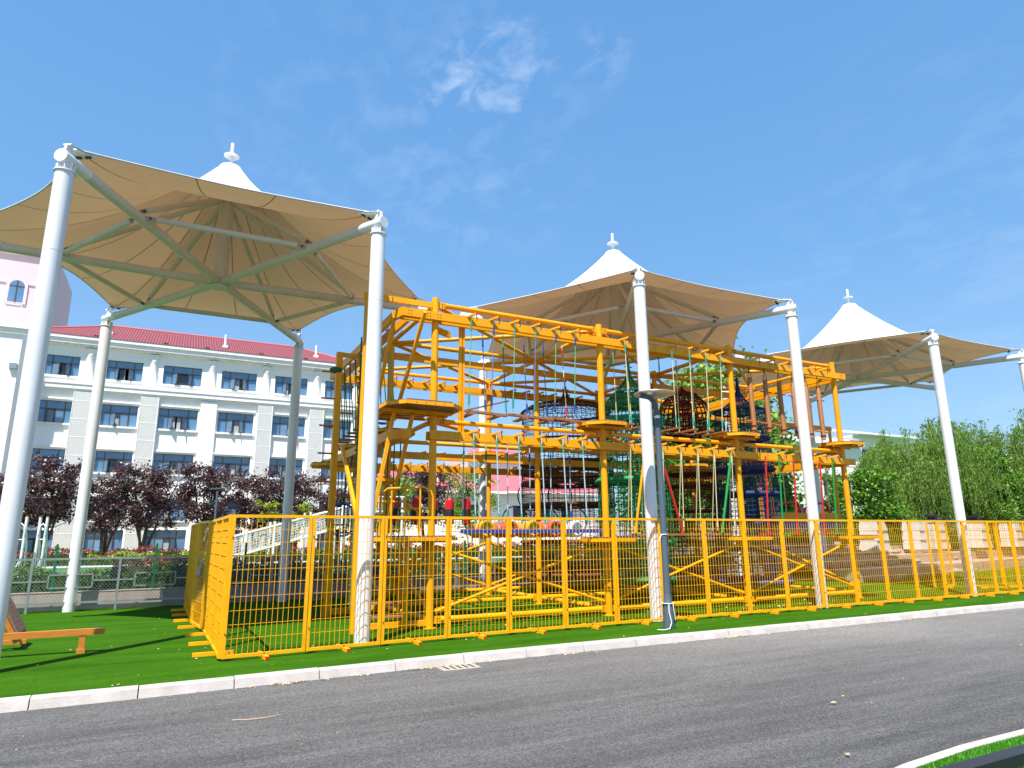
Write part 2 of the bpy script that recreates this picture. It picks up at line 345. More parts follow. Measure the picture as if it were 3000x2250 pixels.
# ------------------------------------------------------------------ ground, road, kerb
KE = [(-60, 9.0), (-1.4, 9.04), (.4, 9.08), (1.5, 9.13), (3.2, 9.20), (5.3, 9.23), (8.8, 9.24), (13, 9.25), (19, 9.30), (30, 9.35), (120, 9.4)]   # grass side of the kerb
kx = [-60, -30, -15, -8, -4, -2, 0, 1, 2, 3, 4, 5, 6, 7, 8, 9, 10, 12, 14, 16, 18, 20, 25, 30, 40, 60, 90, 120]
ky = [interp(x, KE) for x in kx]
g = MB().use(GRND); g.quad((-900, -900, -.5), (900, -900, -.5), (900, 1200, -.5), (-900, 1200, -.5)); tag(g.build('ground'), kind='structure')
g = MB().use(ASPH)
for i in range(len(kx)-1): g.quad((kx[i], -40, -.11), (kx[i+1], -40, -.11), (kx[i+1], ky[i+1]-.06, -.11), (kx[i], ky[i]-.06, -.11))
tag(g.build('road'), kind='structure')
g = MB().use(TURF)
for i in range(len(kx)-1):
    g.quad((kx[i], ky[i], .0), (kx[i+1], ky[i+1], .0), (kx[i+1], 19.25, 0), (kx[i], 19.25, 0))
tag(g.build('turf'), kind='structure')
# kerb: precast stones about 1 m long with open joints, bevelled top edge
g = MB().use(CONC); x = -10.0; kr = random.Random(3)
while x < 60:
    Lx = .99; x1 = x+Lx; ya, yb = interp(x, KE), interp(x1, KE); j = kr.uniform(-.006, .006); zt = .004+kr.uniform(-.004, .004)
    P = [(0, -.3), (-.165, -.3), (-.155, -.11), (-.125, -.014), (-.105, zt), (0, zt)]
    i = len(g.v)
    for (xx, yy) in ((x+.006, ya+j), (x1-.006, yb+j)):
        for (dy, z) in P: g.v.append((xx, yy+dy, z))
    for k in range(6): g.face((i+k, i+(k+1) % 6, i+6+(k+1) % 6, i+6+k))
    g.face([i+k for k in range(6)][::-1]); g.face([i+6+k for k in range(6)])
    x = x1
tag(g.build('kerb'), kind='structure')
# near verge on the bottom right: concrete edge, turf and a black steel box rail
VE = [(4.2, 3.42), (4.7, 3.53), (5.03, 3.60), (6.0, 3.68), (7.0, 3.69), (9, 3.68), (14, 3.6), (40, 3.4)]
g = MB().use(CONC); h = MB().use(TURF)
vx = [4.2, 4.7, 5.15, 5.6, 6, 6.5, 7.1, 8, 9, 11, 14, 25, 40]
for a, b in zip(vx, vx[1:]):
    ya, yb = interp(a, VE), interp(b, VE)
    g.hexa([(a, ya-.10, -.2), (b, yb-.10, -.2), (b, yb, -.2), (a, ya, -.2), (a, ya-.10, -.095), (b, yb-.10, -.095), (b, yb, -.10), (a, ya, -.10)])
    h.quad((a, -6, -.10), (b, -6, -.10), (b, yb-.10, -.10), (a, ya-.10, -.10))
tag(g.build('near_kerb'), kind='structure'); tag(h.build('near_turf'), kind='structure')
g = MB().use(BLADE); br = random.Random(5)
for k in range(15000):
    x = br.uniform(4.5, 7.6); y = interp(x, VE)-.11-br.random()**1.0*.85
    a = br.uniform(0, 6.28); hh = br.uniform(.018, .034); l = br.uniform(-.015, .015); wd = .0022
    dx, dy = math.cos(a)*wd, math.sin(a)*wd; i = len(g.v)
    g.v += [(x-dx, y-dy, -.10), (x+dx, y+dy, -.10), (x+l, y+l*.7, -.10+hh)]; g.face((i, i+1, i+2))
tag(g.build('near_grass_blades'), 'short bright green turf blades at the lower right corner', 'grass', kind='stuff')
g = MB().use(BLKM); g.bar((4.7, 3.17, -.045), (9.5, 3.22, -.045), .12, .09)
tag(g.build('box_rail'), 'black steel box rail lying on the turf in the bottom right corner', 'rail')
# raised sports field behind the low wall
g = MB().use(FIELD); g.quad((-60, 19.4, .32), (150, 19.4, .32), (150, 46, .32), (-60, 46, .32)); tag(g.build('sports_field'), kind='structure')
g = MB().use(TRACK); g.quad((-60, 38.2, .325), (22, 38.2, .325), (22, 40.5, .325), (-60, 40.5, .325)); tag(g.build('path'), kind='structure')
g = MB().use(GRND); g.quad((-80, 46, .31), (160, 46, .31), (160, 130, .31), (-80, 130, .31)); tag(g.build('far_ground'), kind='structure')
g = MB().use(WALLC); g.box(-40, 21.5, 19.2, 19.4, -.3, .40); g.box(-40, 21.5, 19.19, 19.41, .40, .415)
tag(g.build('retaining_wall'), 'low stained concrete retaining wall behind the turf and mesh fence', 'wall')

# ------------------------------------------------------------------ tensile canopies
H = 6.837; RC = 4.664; SP = 10.394; PY0 = 10.75
def make_canopy(ci, cx, names, label, posts=(0, 1, 3, 4)):
    # vertex k: 0 front-left, 1 front-right, 2 right tip, 3 back-right, 4 back-left, 5 left tip
    cy = PY0+RC*math.sqrt(3)/2; cen = Vector((cx, cy, 0))
    ang = [R(240), R(300), 0, R(60), R(120), R(180)]
    root = empty('tensile_canopy', (cx, cy, 0), 0, label, 'canopy', 'white tensile canopies over the ropes course')
    V = [Vector((RC*math.cos(a), RC*math.sin(a), 0)) for a in ang]
    for k in posts:
        v = V[k]; inw = (-v).normalized()
        b = MB().use(WHT); b.tube(v+Vector((0, 0, -.05)), v+Vector((0, 0, H-.02)), .125, 28)
        b.torus((v.x, v.y, H-1.25), .1245, .004, 24, 4)
        p = b.build('post', parent=root)
        f = MB().use(WHT)
        f.lathe([(0, H-.02), (.145, H-.02), (.145, H+.0), (0, H+.0)], (v.x, v.y, 0), 24, False)
        for q in range(8):
            t = q*math.pi/4; d = Vector((math.cos(t), math.sin(t), 0)); f.bar(v+d*.07+Vector((0, 0, H+.05)), v+d*.125+Vector((0, 0, H+.05)), .012, .12)
        f.tube(v+Vector((0, 0, H)), v+Vector((0, 0, H+.12)), .07, 16)
        f.build('post_head', parent=p); f = MB().use(WHT)
        up = Vector((0, 0, 1)); o = -inw
        top = v+o*.02+up*(H+.42)
        side = inw.cross(up)*.02
        A = [v-o*.14+up*(H+.24), v+o*.10+up*(H+.24), top+o*.03, top-o*.05]
        f.hexa([A[0]-side, A[1]-side, A[1]+side, A[0]+side, A[3]-side, A[2]-side, A[2]+side, A[3]+side])
        f.tube(top-side*3, top+side*3, .025, 10)
        f.build('anchor_plate', parent=p)
    hub = Vector((0, 0, H+.13))
    for k in range(6):
        v = V[k]; inw = (-v).normalized(); end = v-inw*.12+Vector((0, 0, H+.2))
        b = MB().use(WHT_SHADE); b.tube(hub+v.normalized()*.16, end, .088, 18)
        b.torus((0, 0, 0), .0, .0, 3, 3) if False else None
        o = b.build('radial_beam', parent=root)
        c = MB().use(WHT); c.tube(end-(-inw)*.01, end+(-inw)*.012, .102, 24)
        d0 = end+inw*.55; c.tube(end, d0, .096, 18)
        c.build('end_cap', parent=o)
    # ring struts between neighbouring beams, with dark pin lugs at their ends
    fr = .62; nodes = [V[k]*fr+Vector((0, 0, H+.19)) for k in range(6)]
    for k in range(6):
        a, b_ = nodes[k], nodes[(k+1) % 6]; d = (b_-a).normalized()
        b = MB().use(WHT_SHADE); b.tube(a+d*.26, b_-d*.26, .052, 14); b.use(GALV)
        b.bar(a+d*.07, a+d*.27, .015, .07); b.bar(b_-d*.27, b_-d*.07, .015, .07); b.use(BOLT)
        for q in (a+d*.17, b_-d*.17): b.tube(q-Vector((0, 0, 1)).cross(d)*.03, q+Vector((0, 0, 1)).cross(d)*.03, .02, 8)
        b.build('ring_strut', parent=root)
    mt = Vector((0, 0, H+2.0))
    for k in range(6):
        a = nodes[k]+Vector((0, 0, .09)); q = V[k].normalized()*.16+mt; d = (q-a).normalized()
        b = MB().use(WHT_SHADE); b.tube(a+d*.16, q, .052, 14); b.use(GALV); b.bar(a, a+d*.18, .015, .07); b.use(BOLT); b.bar(a+d*.1, a+d*.14, .05, .03)
        b.build('raking_strut', parent=root)
    m = MB().use(WHT_SHADE); m.tube((0, 0, H+.02), (0, 0, H+2.78), .15, 24); m.tube((0, 0, H), (0, 0, H+.03), .18, 20); m.build('mast', parent=root)
    fi = MB().use(WHT); fi.tube((0, 0, H+2.9), (0, 0, H+3.46), .04, 14); fi.lathe([(.0, H+3.14), (.165, H+3.135), (.165, H+3.15), (.0, H+3.155)], n=28, smooth=False)
    fi.build('finial', parent=root)
    # membrane: hexagon with scalloped edges drawn up to the mast head
    na, nr = 24, 18; sk = 3
    def edge(phi):
        s = (phi-ang[0]) % (math.pi/3); kk = s/(math.pi/3); Rr = RC-.15
        f0 = math.cos(R(30))/math.cos(s-R(30)); r = Rr*f0
        w4 = 4*kk*(1-kk); r -= .36*w4**.85; return r, H+.46+.12*w4
    def pt(phi, u):
        re, ze = edge(phi); r0 = .25; r = r0+(re-r0)*u; z = ze+(H+2.80-ze)*(1-u)**1.95
        return (r*math.cos(phi), r*math.sin(phi), z)
    mb = MB(); seam = 0.0016
    phis = []
    for s in range(6*sk):
        p0 = ang[0]+s*math.pi/3/sk
        phis += [(p0-.0, False)]
        for q in range(1, 7): phis.append((p0+q*(math.pi/3/sk)/7, False))
    rows = [i/nr for i in range(nr+1)]
    base = 0
    for u in rows:
        for ph, _ in phis: mb.v.append(pt(ph, u))
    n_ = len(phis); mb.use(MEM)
    for i in range(nr):
        for j in range(n_):
            j2 = (j+1) % n_; mb.face((i*n_+j, (i+1)*n_+j, (i+1)*n_+j2, i*n_+j2), True)
    # rounded cap over the mast head ring
    cp = [(.25, 2.80), (.22, 2.855), (.16, 2.88), (.04, 2.885)]
    mb.lathe([(r, H+z) for r, z in cp], n=32)
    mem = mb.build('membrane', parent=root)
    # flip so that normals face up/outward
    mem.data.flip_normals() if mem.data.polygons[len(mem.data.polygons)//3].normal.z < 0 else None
    sm = MB().use(SEAM)
    for s in range(6*sk):
        ph = ang[0]+s*math.pi/3/sk
        for k in range(12):
            u0, u1 = .04+k*.08, .04+(k+1)*.08
            a, b_ = Vector(pt(ph, u0)), Vector(pt(ph, u1)); t = Vector((-math.sin(ph), math.cos(ph), 0))*.009; dz = Vector((0, 0, -.006))
            sm.quad(a-t+dz, a+t+dz, b_+t+dz, b_-t+dz)
    sm.build('seam', parent=mem)
    ec = MB().use(WHT_SHADE)
    for k in range(6):
        pts = []
        for q in range(25):
            ph = ang[k]+q/24*math.pi/3; pts.append(pt(ph if q < 24 else ph-.0001, 1.0))
        ec.ptube(pts, .016, 6)
    ec.build('edge_cable', parent=mem)
    for k in range(6):     # corner plates and turnbuckles
        v = V[k]; o = v.normalized(); t = Vector((-o.y, o.x, 0)); c0 = Vector(pt(ang[k]+.0001, 1.0)); anchor = v+Vector((0, 0, H+.43))
        b = MB().use(WHT); b.hexa([c0-o*.22-t*.18+Vector((0, 0, -.03)), c0+o*.03-t*.05+Vector((0, 0, -.03)), c0+o*.03+t*.05+Vector((0, 0, -.03)), c0-o*.22+t*.18+Vector((0, 0, -.03)),
                                c0-o*.22-t*.18+Vector((0, 0, .0)), c0+o*.03-t*.05+Vector((0, 0, .0)), c0+o*.03+t*.05+Vector((0, 0, .0)), c0-o*.22+t*.18+Vector((0, 0, .0))])
        b.use(GALV)
        for sg in (-1, 1):
            b.tube(c0+t*.05*sg, anchor+t*.02*sg, .014, 6); b.tube(c0+t*.17*sg-o*.24, anchor+t*.02*sg, .010, 6)
        b.use(BOLT)
        for sg in (-2, -1, 1, 2): b.box(*sum([[q-.018, q+.018] for q in (c0-o*.16+t*.05*sg+Vector((0, 0, -.04)))], []))
        b.build('tension_fitting', parent=root)
    return root
for i, lb in enumerate(('nearest white tensile canopy, filling the upper left above the white school building',
                        'middle white tensile canopy standing over the yellow ropes course behind the street lamp',
                        'farthest white tensile canopy, at the right in front of the willows')):
    make_canopy(i, 0.527+i*SP, None, lb)

# ------------------------------------------------------------------ yellow mesh fence panels
def panel_mesh():
    W_, Z0, Z1, t = 1.105, .035, 1.93, .042
    f = MB().use(YELF)
    f.box(0, t, -t/2, t/2, Z0, Z1); f.box(W_-t, W_, -t/2, t/2, Z0, Z1)
    f.box(t, W_-t, -t/2+.001, t/2-.001, Z0, Z0+t); f.box(t, W_-t, -t/2+.001, t/2-.001, Z1-t, Z1)
    f.use(BOLT)
    for z in (.35, 1.62): f.tube((t*.5, -t/2-.012, z), (t*.5, t/2+.012, z), .009, 6)
    w = MB().use(YELF); n = 14
    for k in range(1, n): x = t+(W_-2*t)*k/n; w.tube((x, 0, Z0+t*.5), (x, 0, Z1-t*.5), .0042, 4, caps=False)
    for k in range(1, 10):
        z = Z0+t+(Z1-Z0-2*t)*k/10+.02; w.tube((t*.5, .005, z), (W_-t*.5, .005, z), .0042, 4, caps=False)
    ft = MB().use(YELF); ft.box(.52, .572, -.235, .30, .002, .052); ft.box(.53, .562, -.02, .02, .05, .075)
    ft.use(REDP); ft.box(.523, .569, -.2385, -.2345, .005, .049); ft.use(BOLT); ft.tube((.546, -.03, .062), (.546, .03, .062), .012, 6)
    return f, w, ft
fm, wm, ftm = panel_mesh()
p0 = empty('fence_panel', (0, 0, 0)); fm.build('frame', parent=p0); wm.build('wire_mesh', parent=p0); ftm.build('foot', parent=p0)
FY = [(0.82, 10.2), (4.2, 10.46), (8.5, 10.55), (13, 10.57), (26, 10.56)]
def fence_at(i, x, y, rz, label, grp):
    if i == 0 and grp == 'front':
        p0.location = (x, y, 0); p0.rotation_euler = (0, 0, rz); tag(p0, label, 'fence panel', 'yellow mesh panels along the road'); return p0
    return dup(p0, (x, y, 0), rz, label, 'yellow mesh panels along the road' if grp == 'front' else grp)
p0['category'] = 'fence panel'
x = .82
for i in range(21):
    y = interp(x, FY); x2 = x+1.118; y2 = interp(x2, FY)
    fence_at(i, x, y, math.atan2(y2-y, x2-x), ('nearest yellow mesh fence panel, at the left corner of the fence' if i == 0 else
             '%s yellow mesh fence panel from the near left corner along the road' % ORD[i]), 'front')
    x = x+math.cos(math.atan2(y2-y, x2-x))*1.118
side = [((.80, 10.24), (.79, 11.36)), ((.79, 11.37), (.77, 12.49)), ((.77, 12.5), (.75, 13.62)),
        ((.73, 13.68), (.60, 14.79)), ((.62, 14.83), (.60, 15.94)), ((.60, 15.95), (.585, 17.06)), ((.585, 17.07), (.57, 18.18))]
for i, (a, b) in enumerate(side):
    fence_at(i, a[0], a[1], math.atan2(b[1]-a[1], b[0]-a[0]),
             ('%s panel of the yellow mesh fence running back from the near left corner' % ORD[i]) if i != 3 else 'yellow mesh gate panel with a padlock chain in the side of the fence', 'yellow mesh panels running back from the left corner')
for i, (xx, yy, rz, lb) in enumerate(((21.9, 11.4, 1.45, 'loose yellow mesh panel standing crosswise inside the fence near the right edge'),
        (20.6, 12.7, 0.05, 'loose yellow mesh panel standing parallel behind the fence right of the last canopy post'),
        (22.9, 11.2, 1.2, 'tilted loose yellow mesh panel at the far right inside the fence'))):
    fence_at(9, xx, yy, rz, lb, 'loose yellow panels behind the fence')
g = MB().use(GALV); g.torus((.66, 14.15, 1.12), .07, .012, 16, 6, 'x'); g.bar((.62, 14.10, 1.0), (.62, 14.22, .95), .06, .12); g.ptube([(.6, 14.0, 1.2), (.6, 14.1, 1.14), (.6, 14.2, 1.18), (.6, 14.25, 1.25)], .012, 6)
tag(g.build('padlock_chain'), 'steel chain and padlock hanging on the side gate of the yellow fence', 'padlock')

# ------------------------------------------------------------------ street lamp
lp = empty('street_lamp', (8.05, 9.75, 0), 0, 'slate grey lamp post with a round perforated steel head in front of the yellow fence', 'street lamp')
g = MB().use(LAMPG); g.tube((0, 0, 0), (0, 0, .42), .098, 20, .09); g.tube((0, 0, .42), (0, 0, 3.42), .062, 20, .055); g.lathe([(.098, .40), (.075, .46), (.062, .60)], n=20)
g.tube((0, 0, 3.42), (0, 0, 3.75), .055, 18)
g.build('pole', parent=lp)
g = MB().use(CHROME); g.tube((0, 0, 3.75), (0, 0, 3.80), .052, 18); g.build('collar', parent=lp)
g = MB().use(LAMPG); pts = [(0, 0, 3.78)]+[(-.02-.20*(1-math.cos(t)), .0, 3.94+.20*math.sin(t)) for t in [0, .35, .7, 1.05, 1.35, 1.57]]+[(-.34, 0, 4.145), (-.42, 0, 4.15)]
g.ptube(pts, [.05, .05, .05, .048, .046, .044, .042, .038, .03], 16); g.build('arm', parent=lp)
g = MB().use(CHROME); hx = -.03
prof = [(.02, .10), (.16, .10), (.30, .135), (.385, .155), (.392, .165), (.385, .178), (.20, .19), (.02, .195)]
g.lathe([(r, z+4.05) for r, z in prof], (hx, 0, 0), 40); hd = g.build('lamp_head', parent=lp)
g = MB().use(WHT)
for k in range(20):
    t = k*math.pi/10; c0 = Vector((hx+.33*math.cos(t), .33*math.sin(t), 4.05+.1405)); g.tube(c0, c0+Vector((0, 0, .002)), .017, 8)
    g.tube(c0+Vector((-.09*math.cos(t), -.09*math.sin(t), -.025)), c0+Vector((-.09*math.cos(t), -.09*math.sin(t), -.019)), .012, 8)
g.build('perforation', parent=hd)
g = MB().use(WHT)
for z in (.62, 1.62):
    r = .105 if z < 1 else .064
    g.torus((0, 0, z*.7 if z < 1 else z), r, .008, 20, 5)
g.ptube([(-.05, -.09, .44), (-.07, -.11, .3), (-.03, -.115, .12), (-.08, -.12, .02), (-.22, -.13, .01), (-.34, -.10, .02)], .010, 5)
g.ptube([(.03, -.10, .44), (.05, -.11, .25), (.07, -.10, .15)], .009, 5); g.ptube([(-.06, -.03, 1.62), (-.12, -.05, 1.58), (-.16, -.05, 1.5)], .007, 5)
g.build('strap', parent=lp)

# ------------------------------------------------------------------ yellow ropes course
CX = [4.40, 8.33, 12.27, 16.14]; CY = [11.95, 14.90, 17.85]; ZT = 6.15
rc = empty('ropes_course_frame', (0, 0, 0), 0, 'large yellow steel frame of the high ropes course behind the mesh fence', 'climbing frame')
def bolts(mb, x, y, z, dx=.0, n=2, gap=.05, axis='y'):
    mb.use(BOLT)
    for a in range(n):
        for b in range(2):
            if axis == 'y': c = Vector((x+a*gap, y, z+b*gap-gap/2)); mb.tube(c-Vector((0, .008, 0)), c+Vector((0, .004, 0)), .011, 6)
            else: c = Vector((x, y+a*gap, z+b*gap-gap/2)); mb.tube(c-Vector((.008, 0, 0)), c+Vector((.004, 0, 0)), .011, 6)
for i, x in enumerate(CX):
    for j, y in enumerate(CY):
        g = MB().use(YEL); g.tube((x, y, 0), (x, y, ZT+.13), .070, 22); g.tube((x, y, 0), (x, y, .012), .12, 16)
        for z in (ZT, 3.78, .14):
            for dx, dy in ((1, 0), (-1, 0), (0, 1), (0, -1)):
                if 0 <= i+dx < 4 and 0 <= j+dy < 3: g.bar((x+dx*.06, y+dy*.06, z), (x+dx*.26, y+dy*.26, z), .014, .13)
        for z in (ZT, 3.78, .14):
            for dx in (1, -1):
                if 0 <= i+dx < 4: bolts(g, x+dx*.17-.025, y-.008, z)
            g.use(YEL)
        g.build('column', parent=rc)
def tube_part(p, q, r, name='tube', gap=.2):
    p, q = Vector(p), Vector(q); d = (q-p).normalized(); g = MB().use(YEL); g.tube(p+d*gap, q-d*gap, r, 14); return g.build(name, parent=rc)
for j, y in enumerate(CY):
    for i in range(3):
        tube_part((CX[i], y, ZT), (CX[i+1], y, ZT), .052, 'top_tube')
        tube_part((CX[i], y, 3.78), (CX[i+1], y, 3.78), .048, 'middle_tube')
        tube_part((CX[i], y, .14), (CX[i+1], y, .14), .055, 'base_tube')
for i, x in enumerate(CX):
    for j in range(2):
        tube_part((x, CY[j], ZT), (x, CY[j+1], ZT), .052, 'top_tube'); tube_part((x, CY[j], 3.78), (x, CY[j+1], 3.78), .048, 'middle_tube'); tube_part((x, CY[j], .14), (x, CY[j+1], .14), .055, 'base_tube')
for i in range(3):
    for j in range(2):
        a, b, c, d = (CX[i], CY[j]), (CX[i+1], CY[j]), (CX[i+1], CY[j+1]), (CX[i], CY[j+1])
        z = ZT-.02
        if (i+j) % 2 == 0: P, Q = a, c; S, T = b, d
        else: P, Q = b, d; S, T = a, c
        tube_part((*P, z), (*Q, z), .045, 'diagonal_tube', .08)
        m_ = ((P[0]+Q[0])/2, (P[1]+Q[1])/2)
        tube_part((*S, z-.0), (*m_, z), .045, 'diagonal_tube', .08); tube_part((*m_, z), (*T, z), .045, 'diagonal_tube', .08)
    tube_part((CX[i], CY[0], 3.76), ((CX[i]+CX[i+1])/2, (CY[0]+CY[1])/2, 3.76), .04, 'diagonal_tube', .08)
# crossed braces in the lowest storey
for j, y in ((0, CY[0]), (2, CY[2])):
    for i in range(3):
        for a, b in (((CX[i]+.1, y+.0, .28), (CX[i+1]-.1, y, 1.42)), ((CX[i]+.1, y+.05, 1.42), (CX[i+1]-.1, y+.05, .28))):
            g = MB().use(YEL); g.tube(a, b, .028, 10)
            for q, s in ((a, 1), (b, -1)): g.bar(q, (q[0]+s*.16, q[1], q[2]+(b[2]-a[2])*.04*s), .016, .10)
            g.build('cross_brace', parent=rc)
for x in (CX[0], CX[3]):
    for j in range(2):
        g = MB().use(YEL); g.tube((x, CY[j], .28), (x, CY[j+1], 1.42), .028, 10); g.build('cross_brace', parent=rc)
        g = MB().use(YEL); g.tube((x+.05, CY[j], 1.42), (x+.05, CY[j+1], .28), .028, 10); g.build('cross_brace', parent=rc)
# paired box beams with hook brackets
def box_beam(p, q, z, brackets=(), name='box_beam', h=.165, hookdir=1, start_bolt=True):
    p = Vector((*p, z)); q = Vector((*q, z)); d = (q-p).normalized(); nrm = Vector((d.y, -d.x, 0))
    g = MB().use(YEL); g.bar(p, q, .07, h)
    for t in brackets:
        c = p+d*t; a = c+Vector((0, 0, h/2+.0)); b_ = a+nrm*.17*hookdir+d*.10+Vector((0, 0, .04))
        g.use(YEL); g.bar(a-d*.06-nrm*.0*hookdir-Vector((0, 0, .01)), b_, .045, .04); g.use(REDP); g.bar(b_, b_+(b_-a).normalized()*.012, .047, .042)
        g.use(BOLT); g.ptube([b_+Vector((0, 0, -.02)), b_+Vector((0, 0, -.07)), b_+Vector((0.015, 0, -.11)), b_+Vector((0, 0, -.16))], .010, 5)
    if start_bolt:
        for t in (.12, .5, .72, (q-p).length-.2):
            c = p+d*t
            for u in (0, .06):
                for v in (-.03, .03):
                    s_ = c+d*u+Vector((0, 0, v))+nrm*.035; g.use(BOLT); g.tube(s_, s_+nrm*.006, .009, 6)
    return g.build(name, parent=rc)
RX = lambda b, n, s=.5: [b+s*k for k in range(n)]
YF, YB = 11.845, 12.055
UP = [5.08, 5.58, 6.06, 6.56, 7.05, 7.54]
U2 = [8.85, 9.24, 10.2, 10.74, 11.25, 11.73]
L1 = [5.14, 5.63, 6.12, 6.64, 7.15, 7.63]; L2 = [8.87, 9.25, 9.77, 10.3, 10.8, 11.3, 11.84]
LG = [12.93, 13.47, 13.98, 14.49, 14.99, 15.47]; TP = [13.05, 13.55, 14.05, 14.52, 15.04, 15.51]
top_x = UP+U2+LG; low_x = L1+L2+TP
for (y0, hd_) in ((YF, 1), (YB, -1)):
    for z, xs, x0 in ((5.87, top_x, 3.68), (3.50, low_x, 4.30)):
        cuts = [x0, 8.33+.7, 12.27+.75, 16.47]
        for a, b in zip(cuts, cuts[1:]):
            box_beam((a+.002, y0), (b-.002, y0), z, [v-a for v in xs if a+.15 < v < b-.05], hookdir=hd_)
for yy in (17.745, 17.955):
    for z in (5.85, 3.48):
        for a, b in ((3.7, 8.4), (8.41, 12.3), (12.31, 16.5)):
            box_beam((a, yy), (b, yy), z, [.6+.48*k for k in range(int((b-a-.9)/.48))], hookdir=1)
# left flank: beams running back, bevelled at the front corner
for xx in (3.62, 3.90):
    for z in (5.87, 3.50):
        s = 1 if xx < 3.8 else -1
        g = MB().use(YEL); y0 = YF+.42 if (xx < 3.8) else YB+.1
        if xx < 3.8: g.bar((3.70 if z > 5 else 3.9, YF-.01, z), (xx, y0, z), .07, .18)
        g.bar((xx, y0-.0, z), (xx, 17.9, z), .07, .178)
        for k in range(9):
            yk = 12.9+k*.55; g.bar((xx, yk, z+.08), (xx+.14*s, yk+.08, z+.14), .045, .04)
        g.build('side_beam', parent=rc)
for xx in (16.4,):
    for z in (5.87, 3.50):
        g = MB().use(YEL); g.bar((xx, YB+.1, z), (xx, 17.9, z), .07, .178); g.bar((xx-.36, YB+.1, z), (xx-.36, 17.9, z), .07, .178); g.build('side_beam', parent=rc)
for z in (5.87, 3.5):    # middle row pair
    for a, b in ((4.2, 8.3), (8.31, 12.25), (12.26, 16.4)):
        box_beam((a, 15.01), (b, 15.01), z-.02, [.6+.5*k for k in range(6)], hookdir=-1)
# platforms
def platform(cx, cy, z, hx, hy, name='platform', bev=.28):
    pts = [(-hx+bev, -hy), (hx-bev, -hy), (hx, -hy+bev), (hx, hy-bev), (hx-bev, hy), (-hx+bev, hy), (-hx, hy-bev), (-hx, -hy+bev)]
    g = MB().use(YEL)
    for a, b in zip(pts, pts[1:]+pts[:1]): g.bar((cx+a[0], cy+a[1], z-.032), (cx+b[0], cy+b[1], z-.032), .03, .064)
    for s in (-1, 1): g.bar((cx-hx+.03, cy+s*.12, z-.07), (cx+hx-.03, cy+s*.12, z-.07), .04, .06)
    g.use(BOLT)
    for s in (-.6, -.2, .2, .6): g.tube((cx+s*(hx-bev), cy-hy-.018, z-.032), (cx+s*(hx-bev), cy-hy-.01, z-.032), .011, 6)
    fr = g.build(name, parent=rc)
    d = MB().use(DECK); n = int(2*hy/.115)
    for k in range(n):
        ya = -hy+k*2*hy/n; yb = ya+2*hy/n-.012; ym = max(abs(ya), abs(yb)); w_ = hx-max(0, ym-(hy-bev))
        w_ -= .012; d.box(cx-w_, cx+w_, cy+ya, cy+yb, z+.002, z+.030)
    d.build('deck', parent=fr)
for i, x in enumerate(CX):
    for j, y in enumerate(CY):
        if i == 0 and j == 0: platform(4.03, 11.93, 3.98, .72, .82)
        else: platform(x, y, 3.98, .55, .50)
        if j == 0 and i > 0: platform(x, y-.1, 1.55, .60, .45)
platform(4.05, 12.25, 1.60, .85, .62)
platform(4.3, 14.9, 1.60, .7, .5)
platform(3.6, 13.3, 2.75, .45, .4); platform(3.35, 16.0, 3.3, .45, .4)
# raking struts and ladder at the near left corner
for p, q in (((3.62, 12.15, 5.83), (3.60, 13.35, 4.00)), ((3.60, 13.35, 4.0), (3.60, 14.1, 1.6)), ((4.02, 11.5, 5.80), (4.0, 13.2, 3.98)), ((4.0, 12.0, 3.9), (3.95, 13.4, 1.65)), ((3.6, 11.9, 3.88), (3.25, 12.0, 1.7)),
             ((3.02, 11.98, 1.9), (3.0, 13.4, 3.4)), ((4.5, 12.35, 1.5), (3.55, 13.3, .1)), ((3.5, 12.35, 1.5), (4.4, 13.2, .1)), ((4.05, 12.7, 1.5), (4.05, 12.7, .05)), ((3.3, 12.2, 1.55), (3.3, 12.2, .05)), ((3.9, 11.8, 1.5), (3.9, 11.8, .05))):
    g = MB().use(YEL); g.bar(p, q, .06, .075); g.build('raking_strut', parent=rc)
g = MB().use(YEL); g.tube((3.02, 11.95, 0), (3.02, 11.95, 6.17), .052, 16); g.tube((3.02, 11.95, 6.05), (3.02, 11.95, 6.17), .066, 16); g.build('corner_post', parent=rc)
g = MB().use(YEL); g.bar((3.07, 11.95, 6.12), (4.33, 11.95, 6.12), .06, .11); bolts(g, 3.5, 11.915, 6.12, n=1); g.build('top_link', parent=rc)
g = MB().use(YEL); g.bar((3.02, 11.95, .1), (4.35, 11.95, .1), .06, .10); g.bar((3.02, 11.95, 1.52), (3.3, 11.95, 1.52), .06, .10); g.build('base_link', parent=rc)
g = MB().use(YEL)
for y in (12.0,):
    g.ptube([(3.45, 12.05, 1.6), (3.45, 12.05, 2.38), (3.55, 11.95, 2.47), (4.15, 11.72, 2.50), (4.28, 11.70, 2.44), (4.33, 11.70, 2.33), (4.33, 11.70, 1.6)], .022, 8)
    for x, y_ in ((3.62, 11.93), (3.85, 11.84), (4.1, 11.74)): g.tube((x, y_, 1.6), (x, y_, 2.48), .018, 8)
g.build('guard_rail', parent=rc)
g = MB().use(YEL); g.ptube([(3.4, 12.9, 1.6), (3.4, 12.9, 2.1), (3.6, 12.85, 2.28), (4.1, 12.7, 2.28), (4.35, 12.62, 2.1), (4.4, 12.6, 1.6)], .022, 8)
for z in (1.95, 2.15): g.tube((4.0, 12.72, z), (4.5, 12.6, z), .02, 8)
g.build('guard_rail', parent=rc)
g = MB().use(PLK)
for k in range(6): g.bar((3.35+.0, 12.15+k*.10, .22+k*.23), (3.95, 12.15+k*.10, .22+k*.23), .16, .03)
g.build('step', parent=rc)
